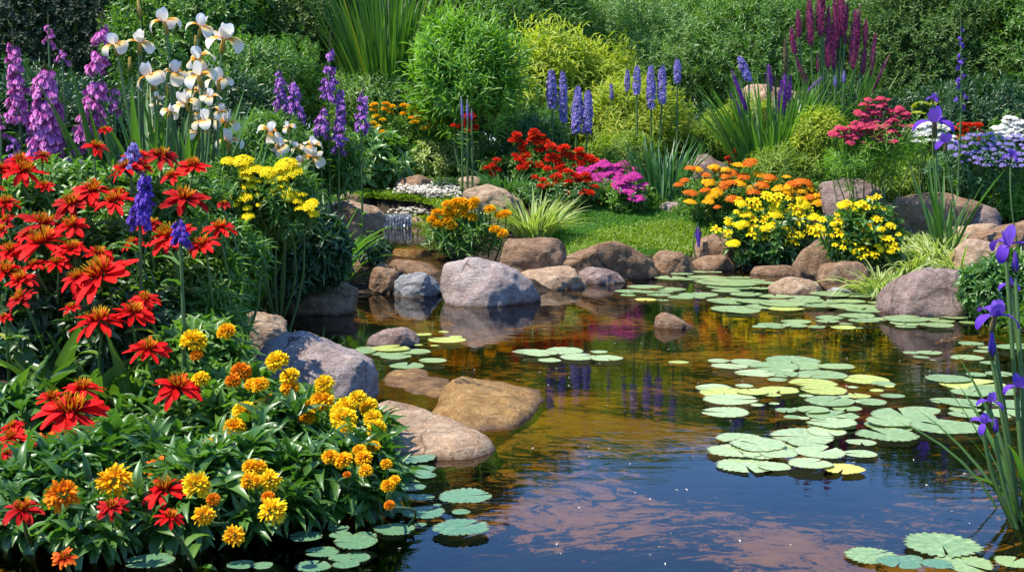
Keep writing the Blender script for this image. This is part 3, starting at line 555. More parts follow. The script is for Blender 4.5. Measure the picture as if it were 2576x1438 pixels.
pads((3, 3), [(1680, 1220, 760), (990, 1300, 540), (1270, 1395, 450, 'deep'), (1390, 1330, 220, 'deep'), (1630, 1415, 320, 'deep'), (1890, 1385, 570), (2360, 1400, 360), (1550, 1372, 90, 'deep')], 'of bottom right raft', 'jag', 'serrated lily pads at the near right', 4)
pads((3, 3), [(1710, 80, 680, 'green'), (1150, 140, 620), (1180, 28, 470, 'green'), (900, 218, 300, 'pale')], 'beside near iris leaves', 'jag', 'lily pads near the right irises', 4)
pads((3, 3), [(330, 140, 640), (620, 28, 500), (560, 95, 400), (370, 225, 400), (100, 258, 400), (500, 322, 520), (890, 318, 340), (100, 342, 380), (60, 445, 340), (400, 440, 450), (730, 472, 420, 'gold'), (-95, 258, 560), (-300, 300, 620, 'palej'), (-285, 160, 480), (-130, 205, 380), (-220, 425, 600, 'palej'), (-60, 340, 420, 'palej')], 'in the blue water raft', 'pale', 'lily pads in the raft on blue water', 5)
pads((1, 3), [(1480, 285, 150), (1460, 368, 620), (1500, 480, 500), (1640, 555, 230), (1490, 650, 330), (1440, 775, 280), (1610, 752, 260), (2020, 765, 560), (1620, 900, 460), (1330, 860, 230), (1750, 832, 90), (1980, 875, 200), (1280, 930, 160), (1340, 1048, 440), (1980, 1058, 600), (1590, 1005, 130)], 'beside the marigold bank', 'deep', 'dark serrated lily pads beside the marigold bank', 5)
pads((1, 3), [(480, 1150, 350), (800, 1050, 230), (820, 1142, 240), (1050, 1122, 260), (960, 1215, 460), (640, 1285, 350), (960, 1312, 320), (810, 1347, 240), (550, 1402, 370), (870, 1412, 290), (60, 1400, 230)], 'under the near leaves', 'deep', 'dark lily pads at the bottom left', 5)
pads((0, 3), [(1450, 1385, 500), (2330, 1395, 300)], 'in deep shade under the leaves', 'deep', 'lily pads in the shade', 5)
pads((1, 2), [(1845, 580, 390), (1615, 512, 180), (1810, 502, 115), (1930, 536, 140), (1570, 632, 90), (1725, 625, 95)], 'near the small plum rock', 'lime', 'lily pads near the plum rock', 6)
pads((1, 2), [(1080, 638, 240), (1300, 655, 400, 'lime'), (1530, 674, 340), (1020, 686, 300), (1260, 700, 300), (1350, 739, 320), (1460, 815, 360), (1710, 780, 290)], 'below the plum rock', 'green', 'lily pads below the plum rock', 4)
pads((2, 2), [(150, 680, 310), (270, 708, 390), (500, 674, 400), (840, 700, 180), (640, 737, 380), (360, 752, 240), (910, 749, 350), (1610, 775, 210, 'lime')], 'in open middle water', 'pale', 'lily pads in the open middle', 4)
pads((2, 2), [(2000, 778, 240), (2260, 774, 330), (2090, 835, 370), (2330, 812, 330), (2350, 905, 420), (1945, 1030, 370), (2240, 1030, 190), (2050, 1080, 520, 'lime'), (2320, 1092, 320, 'lime'), (2105, 1152, 560), (2065, 1257, 480), (2370, 1207, 140)], "of big raft's left", 'pale', 'lily pads at the left of the big raft', 4)
pads((3, 2), [(230, 765, 540), (60, 835, 500), (330, 815, 460), (660, 836, 360), (530, 902, 490), (130, 912, 340), (430, 985, 480, 'lime'), (90, 970, 200), (110, 1058, 400, 'lime'), (540, 1076, 460, 'lime'), (40, 1105, 180, 'lime'), (940, 942, 460, 'lime'), (1110, 1000, 240), (1050, 1049, 140, 'lime'), (1170, 1028, 100, 'lime'), (860, 1104, 260, 'lime'), (600, 1176, 490), (990, 1166, 320), (1200, 1126, 240), (760, 1232, 290), (170, 1270, 220), (235, 1318, 180), (430, 1266, 330), (620, 1310, 520), (610, 1382, 480)], 'in the big raft', 'green', 'lily pads in the big middle raft', 5)
pads((3, 2), [(330, 925, 180), (700, 905, 120), (370, 1120, 150), (820, 1020, 110), (740, 1130, 130), (520, 1250, 150), (700, 1330, 130), (280, 1235, 120), (180, 880, 140), (860, 1170, 90), (340, 1350, 130), (60, 1190, 110)], 'wedged among the big raft', 'pale', 'small pads of the big middle raft', 4)
pads((3, 2), [(1480, 1240, 370), (1310, 1310, 620), (1180, 1392, 480), (1730, 952, 430), (2000, 1003, 630, 'lime'), (1960, 1092, 370), (1720, 1157, 310), (1860, 1192, 400), (1900, 1243, 300), (1890, 1312, 290), (2020, 905, 210), (2240, 917, 270), (2200, 1060, 500), (2350, 1180, 400), (2300, 1290, 400)], 'beside the violet irises', 'green', 'lily pads left of the violet irises', 5)
pads((3, 2), [(1560, 682, 240), (1380, 699, 160), (1480, 728, 160), (1960, 612, 240), (1920, 736, 310), (2070, 690, 170), (2120, 640, 180), (2330, 650, 300), (2430, 610, 110), (2140, 808, 180), (1590, 765, 60)], 'below the dark boulder', 'green', 'lily pads over the dark boulder reflection', 5)
pads((3, 2), [(600, 341, 280), (860, 336, 350), (270, 382, 310), (570, 391, 230), (250, 420, 260), (80, 452, 180), (470, 436, 180), (730, 456, 250, 'lime'), (750, 410, 130), (920, 391, 300), (1100, 366, 260), (1330, 376, 440), (1350, 405, 350), (1640, 366, 330), (1800, 346, 330), (1940, 391, 180), (1630, 430, 330), (1330, 430, 200), (880, 460, 80), (20, 415, 250)], 'below the far raft', 'green', 'lily pads below the far raft', 6)
pads((3, 2), [(80, 152, 340), (330, 157, 360), (600, 131, 400), (860, 132, 420), (130, 226, 480), (450, 231, 420), (780, 182, 320), (760, 247, 380), (940, 246, 400), (920, 288, 340), (1060, 202, 190), (170, 272, 360, 'lime'), (560, 190, 340), (350, 195, 340), (100, 190, 300)], 'before the tan pointed rock', 'green', 'lily pads in the far raft', 5)
pads((2, 2), [(1290, 61, 380), (1130, 96, 290), (1280, 112, 240), (1540, 76, 300), (1120, 123, 160), (1420, 132, 250), (1290, 169, 230, 'gold'), (1470, 105, 190), (1460, 176, 130), (1630, 160, 260), (1800, 126, 400), (1810, 166, 130)], 'near the plum rock reflection', 'green', 'lily pads beyond the middle water', 6)
pads((2, 2), [(2100, 51, 460), (2090, 16, 700), (2260, 122, 320), (2400, 76, 190), (2060, 90, 300), (2100, 182, 460), (2350, 196, 400), (2160, 262, 500), (2230, 291, 350), (2420, 412, 110), (2400, 446, 180), (2390, 240, 300), (2440, 20, 260)], 'of the left far raft', 'green', 'lily pads in the left half of the far raft', 5)
pads((2, 1), [(1800, 1270, 200), (1960, 1281, 150), (1540, 1331, 340), (1640, 1301, 230), (1900, 1326, 430), (1860, 1356, 220), (1700, 1345, 180), (2200, 1320, 240), (2330, 1360, 240)], 'nearest the lawn rocks', 'green', 'farthest lily pads', 5)

# ------------------------------------------------------------------ flower heads (axis +Z, about 1 across), each built once in a few versions
def ring(n, el, jit=0.12, off=0.0):
    a = np.linspace(0, 2 * np.pi, n, endpoint=False) + off + rs.normal(size=n) * jit
    e = el + rs.normal(size=n) * 0.08
    return np.stack([np.cos(a) * np.cos(e), np.sin(a) * np.cos(e), np.sin(e)], 1)
def zinnia_mesh(seed, mat='red', half=False):
    m_ = MB()
    for n, el, L, W, b, z, o in ((10, .06, .47, .17, .65, 0.0, 0), (7, .28, .38, .15, .6, .03, .3), (3, .55, .26, .12, .35, .05, .1)):
        d = ring(n, el, .12, o + rs.rand()); keep = rs.rand(n) < .94; d = d[keep]; n = len(d)
        blades(m_, d * [.07, .07, 0] + [0, 0, z], d, L * rs.uniform(.82, 1.08, n), W * rs.uniform(.8, 1.1, n), b + rs.normal(size=n) * .25, 5, 'petal', .14, rs.normal(size=n) * .25)
    me = m_.mesh('zinnia_bloom', [M[mat]])
    c_ = MB(); n = 60; r = .13 * np.sqrt(rs.rand(n)); a = rs.rand(n) * 6.28
    P = np.stack([r * np.cos(a), r * np.sin(a), .04 + 0 * r], 1); D = np.stack([np.cos(a) * r * 3.2, np.sin(a) * r * 3.2, np.ones(n)], 1) + rs.normal(size=(n, 3)) * .12
    blades(c_, P, D, rs.uniform(.16, .24, n), .035, .2, 2, 'even', .3, 0)
    ce = c_.mesh('flower_centre', [M['stamen']])
    k_ = MB(); n = 12; d = ring(n, .9, .1); blades(k_, d * [.03, .03, 0] - [0, 0, .20], d, .26, .07, -.5, 3, 'lance', .3)
    tube(k_, [[0, 0, -.32], [0, 0, -.16], [0, 0, -.02]], [.018, .05, .10], 7)
    return me, ce, k_.mesh('calyx', [M['leaf_dark']])
M['reddark'] = petal_mat('petal_reddark', [(0, (0.22, 0.002, 0.004)), (0.4, (0.42, 0.006, 0.008)), (0.9, (0.52, 0.012, 0.010)), (1, (0.40, 0.05, 0.02))], 0.4, dark=(0.6, 0.5, 0.5))
ZIN = [zinnia_mesh(i, 'red' if i < 5 else 'reddark') for i in range(7)]; ZINO = [zinnia_mesh(9, 'redorange'), zinnia_mesh(10, 'redorange')]
def pom_mesh(mat, n=120, flat=.75, L=.26, W=.13, ragged=.12, lo=-.35):
    m_ = MB(); i = np.arange(n) + .5; z = 1 - i / n * (1 - lo); a = i * 2.39996
    s = np.sqrt(np.maximum(0, 1 - z * z)); d = np.stack([s * np.cos(a), s * np.sin(a), z], 1)
    P = d * np.array([.26, .26, .26 * flat]); dd = nrm(d + rs.normal(size=(n, 3)) * .22 + [0, 0, .25])
    blades(m_, P, dd, L * rs.uniform(1 - ragged, 1 + ragged, n), W * rs.uniform(.8, 1.2, n), rs.normal(size=n) * .3 + .5, 3, 'petal', .3, rs.normal(size=n) * .5)
    k = [[0, 0, -.42], [0, 0, -.28], [0, 0, -.10], [0, 0, .06]]
    b_ = MB(); tube(b_, k, [.03, .10, .19, .22], 8, 1); m_.add(np.concatenate(b_.v), quads=np.concatenate(b_.q), mat=1)
    return m_.mesh('bloom', [M[mat], M['leaf_mid']])
POM = {c: [pom_mesh(c, 130, f_, .27, .14) for f_ in (.6, .75)] for c in ('yellow', 'amber', 'orange')}
POML = {c: [pom_mesh(c, 95, .8, .32, .15, .3, -.6) for _ in range(2)] for c in ('amber', 'yellow', 'orange')}
def umbel_mesh(mat, n=46, flat=.30, fl=.13, stalk=True, spread=1.15, pet=5):
    m_ = MB(); i = np.arange(n) + .5; z = np.cos(spread * np.sqrt(i / n)); a = i * 2.39996; s = np.sqrt(1 - z * z) / math.sin(spread)
    P = np.stack([s * np.cos(a) * .44, s * np.sin(a) * .44, (z - math.cos(spread)) * flat], 1) * (1 + rs.normal(size=(n, 1)) * .05) + rs.normal(size=(n, 3)) * .015
    nn_ = nrm(np.stack([P[:, 0] * .9, P[:, 1] * .9, np.full(n, .5)], 1))
    for k in range(pet):
        th = k * 2 * np.pi / pet + rs.rand(n) * .5; ux = nrm(np.cross(nn_, [0.3, 0.2, 0.9])); uy = np.cross(nn_, ux)
        d = ux * np.cos(th)[:, None] + uy * np.sin(th)[:, None] + nn_ * .35
        blades(m_, P, d, fl * rs.uniform(.8, 1.2, n), fl * .62, .5, 2, 'petal', .15, 0, 0, nn_, rnd=(i * .6180 % 1))
    if stalk:
        for j in range(0, n, 3): 
            b_ = MB(); tube(b_, [[0, 0, -.34], P[j] * .6 - [0, 0, .12], P[j]], .012, 3); m_.add(np.concatenate(b_.v), quads=np.concatenate(b_.q), mat=1)
    return m_.mesh('bloom', [M[mat], M['leaf_mid']])
UMB = {c: [umbel_mesh(c) for _ in range(2)] for c in ('lemon', 'rust', 'coral', 'magenta', 'white', 'gold_')[:5]}
UMB['amber'] = [umbel_mesh('amber') for _ in range(2)]
DOME = {'scarlet': [pom_mesh('scarlet', 90, .45, .26, .15, .15, .1) for _ in range(2)], 'yellow': [pom_mesh('yellow', 90, .5, .24, .14, .1, .0), pom_mesh('amber', 90, .5, .24, .14, .1, .0)]}
def daisy_mesh(mat, n=7):
    m_ = MB(); d = ring(n, .25, .1)
    blades(m_, d * [.06, .06, 0], d, .42 * rs.uniform(.85, 1.1, n), .2, .6, 3, 'petal', .15)
    d = ring(12, .9, .2); blades(m_, d * [.05, .05, .02], d, .12, .06, .1, 2, 'even', .3, 0, 1)
    return m_.mesh('bloom', [M[mat], M['amber']])
DAI = [daisy_mesh('lemon', n) for n in (6, 7, 8)]
def iris_mesh(std, fall, throat, ov='bud', spread=1.0, fw=.42, fb=2.7, sw=.34):
    """three upright petals, three hanging ones with a coloured throat"""
    m_ = MB()
    for k in range(3):
        a = k * 2.094 + rs.normal() * .15; o = np.array([math.cos(a), math.sin(a), 0])
        d = o * .70 + np.array([0, 0, .65]); blades(m_, o * .03, d, .62 * spread, fw, fb + rs.normal() * .25, 9, 'fall', .10, rs.normal() * .15, 1, np.array([0, 0, 1.0]) - o * .2)
        blades(m_, o * .05 + [0, 0, .02], o * .8 + np.array([0, 0, .6]), .26, .12, 1.0, 4, 'petal', .2, 0, 2, np.array([0, 0, 1.0]))
        a += 1.047; o = np.array([math.cos(a), math.sin(a), 0])
        blades(m_, o * .03, o * .55 + np.array([0, 0, 1.0]), .44 * rs.uniform(.85, 1.1), sw, -.5 + rs.normal() * .2, 7, 'petal', .12, rs.normal() * .3, 0, np.array([0, 0, 1.0]) - o * .1)
    b_ = MB(); tube(b_, [[0, 0, -.42], [0, 0, -.34], [0, 0, -.18], [0, 0, -.04], [0, 0, .04]], [.03, .065, .075, .05, .06], 8); m_.add(np.concatenate(b_.v), quads=np.concatenate(b_.q), mat=3, c=np.concatenate(b_.c))
    return m_.mesh('bloom', [M[std], M[fall], M[throat], M[ov]])
IRW = [iris_mesh('white', 'cream', 'throat') for _ in range(4)]
IRV = [iris_mesh('violet_pale', 'violet', 'violet_pale', 'bud_brown', 1.05, .26, 2.2, .30) for _ in range(3)]
def bud_mesh(mats, sheath=.5):
    m_ = MB()
    for k in range(4):
        a = k * 1.571; o = np.array([math.cos(a), math.sin(a), 0]); blades(m_, o * .05, o * .16 + np.array([0, 0, 1.0]), 1.0, .34, -.28, 6, 'lance', .35, 0, 0, np.array([0, 0, 1.0]) - o * .3)
        blades(m_, o * .06 - [0, 0, .05], o * .2 + np.array([0, 0, 1.0]), sheath, .34, -.3, 4, 'lance', .4, 0, 1, np.array([0, 0, 1.0]) - o * .3)
    tube(m_, [[0, 0, -.06], [0, 0, .2], [0, 0, .6], [0, 0, .95]], [.06, .13, .11, .02], 7, 0)
    return m_.mesh('bud', mats)
BUDW = bud_mesh([M['bud'], M['leaf_iris']]); BUDV = bud_mesh([M['violet_pale'], M['bud_brown']])

def place(me, name, parent, pos, up, size, squash=1.0):
    o = bpy.data.objects.new(name, me); col.objects.link(o); o.parent = parent
    base = parent_world(parent); o.location = [float(a - b) for a, b in zip(pos, base)]
    q = Vector([float(x) for x in up]).to_track_quat('Z', 'Y'); o.rotation_euler = (q.to_matrix() @ Matrix.Rotation(random.uniform(0, 6.28), 3, 'Z')).to_euler()
    o.scale = (size, size, size * squash); return o
def parent_world(p):
    v = Vector((0, 0, 0))
    while p is not None: v += p.location if p.parent is None or True else 0; p = p.parent
    return v
def px2m(wpx, Y): return wpx / FPX * Y
def sub(name, me, parent):
    o = bpy.data.objects.new(name, me); col.objects.link(o); o.parent = parent; return o

# ------------------------------------------------------------------ foliage builders
def lumps(d, seed, f=3.0):
    r_ = np.random.RandomState(seed); k = r_.normal(size=(9, 3)) * f; p = r_.rand(9) * 6.28
    return np.sin(d @ k.T + p).mean(1) * 1.6
def rosettes(mb, P, T, nl, L, W, ang=(.5, 1.35), twig=.5, bend=.9, prof='lance', mat=0, fold=.3, seg=4):
    """leaves spiralling up short shoots at P along T"""
    n = len(P); T = nrm(T); j = np.arange(nl)
    X = nrm(np.cross(T, rot_dirs(n))); Y_ = np.cross(T, X)
    az = j[None] * 2.39996 + rs.rand(n, 1) * 6.28; fr = j[None] / max(nl - 1, 1)
    an = ang[1] + (ang[0] - ang[1]) * fr + rs.normal(size=(n, nl)) * .15
    rad = X[:, None] * np.cos(az)[..., None] + Y_[:, None] * np.sin(az)[..., None]
    D = T[:, None] * np.cos(an)[..., None] + rad * np.sin(an)[..., None]
    base = P[:, None] + T[:, None] * (L * twig * fr)[..., None]
    N = T[:, None] * np.sin(an)[..., None] - rad * np.cos(an)[..., None]
    ll = L * (1 - .35 * fr) * rs.uniform(.75, 1.2, (n, nl)); rn = np.clip(rs.rand(n, 1) * .7 + rs.rand(n, nl) * .3, 0, 1)
    blades(mb, base.reshape(-1, 3), D.reshape(-1, 3), ll.ravel(), (ll * W).ravel(), bend + rs.normal(size=n * nl) * .25, seg, prof, fold, rs.normal(size=n * nl) * .2, mat, N.reshape(-1, 3), rn.ravel())
def shell_pts(n, C, Rd, inner=.45, lump=.22, zlo=-.6, seed=0, f=3.0, front=0.0):
    d = rot_dirs(int(n * 2.2)); d = d[(d[:, 2] > zlo) & (d[:, 1] < 1 - front)][:n]
    rr = (inner + (1 - inner) * rs.rand(len(d)) ** .6) * (1 + lump * lumps(d, seed, f))
    return np.asarray(C) + np.asarray(Rd) * d * rr[:, None], d
def bush(name, label, cat, px, py, rx, ry, Y, mat, n, nl, L, W, group=None, up=.6, out=1.0, dep=.8, bend=.8, twig=.6, ang=(.5, 1.35), inner=.4, lump=.22, zlo=-.5, stems=14, prof='lance', f=3.0, seg=3, base=None, ground=True, part='foliage'):
    """a shrub filling the ellipse px,py,rx,ry of the view at depth Y: shoots of leaves through its volume, stems from its foot"""
    Y = Y or gpt(px, py + ry * .95)[1] + .1
    C = at(px, py, Y); Rd = np.array([px2m(rx, Y), px2m(rx, Y) * dep, px2m(ry, Y)])
    b = np.array([C[0], C[1], gz(C[0], C[1])]) if base is None else np.array(base)
    if b[2] < 0: b = np.array([C[0] - .1, C[1] + .4, gz(C[0] - .1, C[1] + .4)])
    root = thing(name, b, label, cat, group); m_ = MB()
    P, d = shell_pts(n, C, Rd, inner, lump, zlo, rs.randint(9999), f)
    if ground:
        g = np.maximum(hgt(P[:, 0], P[:, 1]), .03); ok = P[:, 2] > g + L * .15; P, d = P[ok], d[ok]
    T = nrm(d * out + [0, 0, up] + rs.normal(size=d.shape) * .35)
    rosettes(m_, P, T, nl, L, W, ang, twig, bend, prof, seg=seg); m_.build(part, M[mat], root)
    if stems and len(P):
        s_ = MB()
        for i in rs.choice(len(P), min(stems, len(P)), False): tube(s_, curve_pts(b + rs.normal(size=3) * [Rd[0] * .12, Rd[1] * .12, 0], P[i], .12), np.linspace(.012, .004, 6) * max(1, Rd[2]), 4)
        s_.build('stem', M['stem'], root)
    return root
def grass_clump(name, label, cat, px, py, Y, n, L, W, mat, spread=.35, lean=.35, bend=(.2, 1.0), group=None, seg=6, prof='blade', base=None, part='leaves'):
    b = at(px, py, Y) if base is None else np.array(base); b = np.array([b[0], b[1], gz(b[0], b[1])]) if base is None else b
    root = thing(name, b, label, cat, group); m_ = MB(); a = rs.rand(n) * 6.28; r = np.sqrt(rs.rand(n)) * spread
    P = b + np.stack([r * np.cos(a), r * np.sin(a), -.02 + 0 * r], 1); tl = lean * (.25 + rs.rand(n))
    D = np.stack([np.cos(a) * tl, np.sin(a) * tl, np.ones(n)], 1) + rs.normal(size=(n, 3)) * .06
    ll = L * rs.uniform(.55, 1.05, n)
    blades(m_, P, D, ll, W * rs.uniform(.7, 1.2, n), rs.uniform(*bend, n), seg, prof, .2, rs.normal(size=n) * .3); m_.build(part, M[mat], root); return root
def bloom_on(root, base, pos, me, size, up=(0, -.25, 1), stem='stem', rad=.006, name='bloom', sag=.1, squash=1.0, part='flower_stem'):
    s_ = MB(); u = nrm(np.array(up, float)); tip = np.asarray(pos) - u * size * .3
    tube(s_, curve_pts(base, tip, sag, 7), np.linspace(rad * 1.25, rad, 7), 5); so = s_.build(part, M[stem], root, parent_world(root)[:])
    return place(me, name, so, np.asarray(pos), u, size, squash)

# ------------------------------------------------------------------ far background: trees and hedges
def tree(px, Y, top_z, rx, mat, label, n=5200, L=.32, dep=.9, low=.08, cat='tree'):
    x = at(px, 300, Y)[0]; g = gz(x, Y); root = thing('tree', (x, Y, g), label, cat, 'trees behind the garden'); r_ = rs
    H = top_z - g; tr = MB(); pts = [np.array([x, Y, g - .1]), np.array([x + .1, Y, g + H * .3]), np.array([x - .1, Y + .1, g + H * .65]), np.array([x, Y, g + H * .92])]
    tube(tr, pts, [H * .035, H * .028, H * .016, H * .004], 8); tr.build('trunk', M['bark'], root)
    lb = MB(); m_ = MB()
    C = np.array([x, Y, g + H * (.5 + low / 2)]); Rd = np.array([rx, rx * dep, H * (.5 - low / 2)])
    for k in range(14):
        d = rot_dirs(1)[0]; d[2] = abs(d[2]) * .6; e = C + Rd * d * .75; s0 = pts[0] + (pts[3] - pts[0]) * r_.uniform(.2, .8); tube(lb, curve_pts(s0, e, .15), np.linspace(H * .012, H * .003, 6), 5)
    lb.build('limb', M['bark'], root)
    P, d = shell_pts(n, C, Rd, .5, .35, -.95, rs.randint(9999), 4.0); T = nrm(d + [0, 0, .1] + rs.normal(size=d.shape) * .5)
    rosettes(m_, P, T, 7, L, .42, (.5, 1.4), 1.0, .6, 'leaf', seg=2); m_.build('crown', M[mat], root)
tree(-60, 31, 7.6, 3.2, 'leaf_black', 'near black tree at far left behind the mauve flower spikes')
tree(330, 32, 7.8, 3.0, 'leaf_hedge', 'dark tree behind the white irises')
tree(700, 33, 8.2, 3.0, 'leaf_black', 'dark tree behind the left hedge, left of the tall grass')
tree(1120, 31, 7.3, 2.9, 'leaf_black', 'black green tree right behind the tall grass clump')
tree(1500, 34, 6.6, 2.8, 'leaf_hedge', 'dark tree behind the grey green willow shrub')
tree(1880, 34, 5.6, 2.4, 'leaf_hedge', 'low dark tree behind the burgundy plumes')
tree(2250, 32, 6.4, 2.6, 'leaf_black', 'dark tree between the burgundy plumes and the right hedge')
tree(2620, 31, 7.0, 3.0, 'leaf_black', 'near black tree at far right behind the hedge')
def shrub(label, px, py, rx, ry, Y, mat, n, L, W, nl=9, cat='shrub', name='shrub', **k):
    kw = dict(up=.35, twig=1.6, ang=(.4, 1.1), bend=.7, lump=.3, zlo=-.8, inner=.5, f=4.5, seg=2, stems=10); kw.update(k)
    return bush(name, label, cat, px, py, rx, ry, Y, mat, n, nl, L, W, 'shrubs at the back of the garden', **kw)
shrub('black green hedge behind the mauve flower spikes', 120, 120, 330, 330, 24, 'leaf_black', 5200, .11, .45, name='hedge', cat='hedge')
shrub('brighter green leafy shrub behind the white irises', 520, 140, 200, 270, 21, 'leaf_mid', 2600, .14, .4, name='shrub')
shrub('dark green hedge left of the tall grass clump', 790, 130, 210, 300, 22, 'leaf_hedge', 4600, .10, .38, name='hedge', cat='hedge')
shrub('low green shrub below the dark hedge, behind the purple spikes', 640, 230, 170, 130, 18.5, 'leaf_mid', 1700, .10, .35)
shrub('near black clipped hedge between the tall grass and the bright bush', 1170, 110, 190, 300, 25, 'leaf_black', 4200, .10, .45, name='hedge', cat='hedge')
shrub('loose green shrub at the foot of the tall grass clump', 960, 270, 130, 70, 20, 'leaf_willow', 1000, .13, .2)
shrub('rounded bright green bush in front of the black hedge', 1185, 215, 100, 115, 18, 'leaf_bright', 760, .22, .2, up=1.1, lump=.75, f=3.2)
shrub('tall green willow shrub left of the grey green one', 1340, 110, 130, 190, 23, 'leaf_mid', 1800, .2, .18)
shrub('huge grey green willow shrub in the middle of the background', 1640, 160, 260, 200, 24, 'leaf_willow', 9000, .13, .18)
shrub('yellow green shrub with drooping leaf sprays behind the blue spikes', 1440, 240, 130, 105, 20, 'leaf_gold', 700, .27, .17, up=1.0, bend=1.3, lump=.7, f=3.2)
shrub('green shrub below the yellow green sprays, behind the blue spikes', 1370, 310, 130, 75, 19.5, 'leaf_mid', 1200, .11, .25)
shrub('golden feathery shrub right of the blue spikes', 1590, 330, 110, 85, 19, 'leaf_gold', 900, .2, .14, up=1.0, bend=1.2, lump=.4)
shrub('rough green shrub left of the burgundy plumes', 1930, 160, 200, 190, 23, 'leaf_mid', 4600, .11, .28)
shrub('wide dark green hedge filling the background at right', 2390, 190, 270, 260, 22, 'leaf_hedge', 9000, .10, .34, name='hedge', cat='hedge')
shrub('upper green hedge top above the wide dark hedge', 2300, 60, 190, 110, 23.5, 'leaf_mid', 2200, .13, .34, name='hedge', cat='hedge')
shrub('green shrub at far right edge of the background', 2640, 180, 160, 260, 21, 'leaf_mid', 2400, .13, .34)
shrub('lime green low shrub in front of the willow, left of the striped grass', 1810, 350, 70, 45, 19, 'leaf_lime', 700, .09, .25)
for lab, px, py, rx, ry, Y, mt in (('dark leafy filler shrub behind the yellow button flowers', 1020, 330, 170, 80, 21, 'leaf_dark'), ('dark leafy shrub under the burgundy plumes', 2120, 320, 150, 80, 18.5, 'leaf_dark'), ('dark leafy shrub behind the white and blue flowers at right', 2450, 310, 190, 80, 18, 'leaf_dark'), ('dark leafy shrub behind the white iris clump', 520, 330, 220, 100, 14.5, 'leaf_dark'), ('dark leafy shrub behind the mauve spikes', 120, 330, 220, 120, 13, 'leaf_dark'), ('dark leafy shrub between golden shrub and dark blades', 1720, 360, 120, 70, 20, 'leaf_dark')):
    shrub(lab, px, py, rx, ry, Y, mt, 1500, .12, .32)

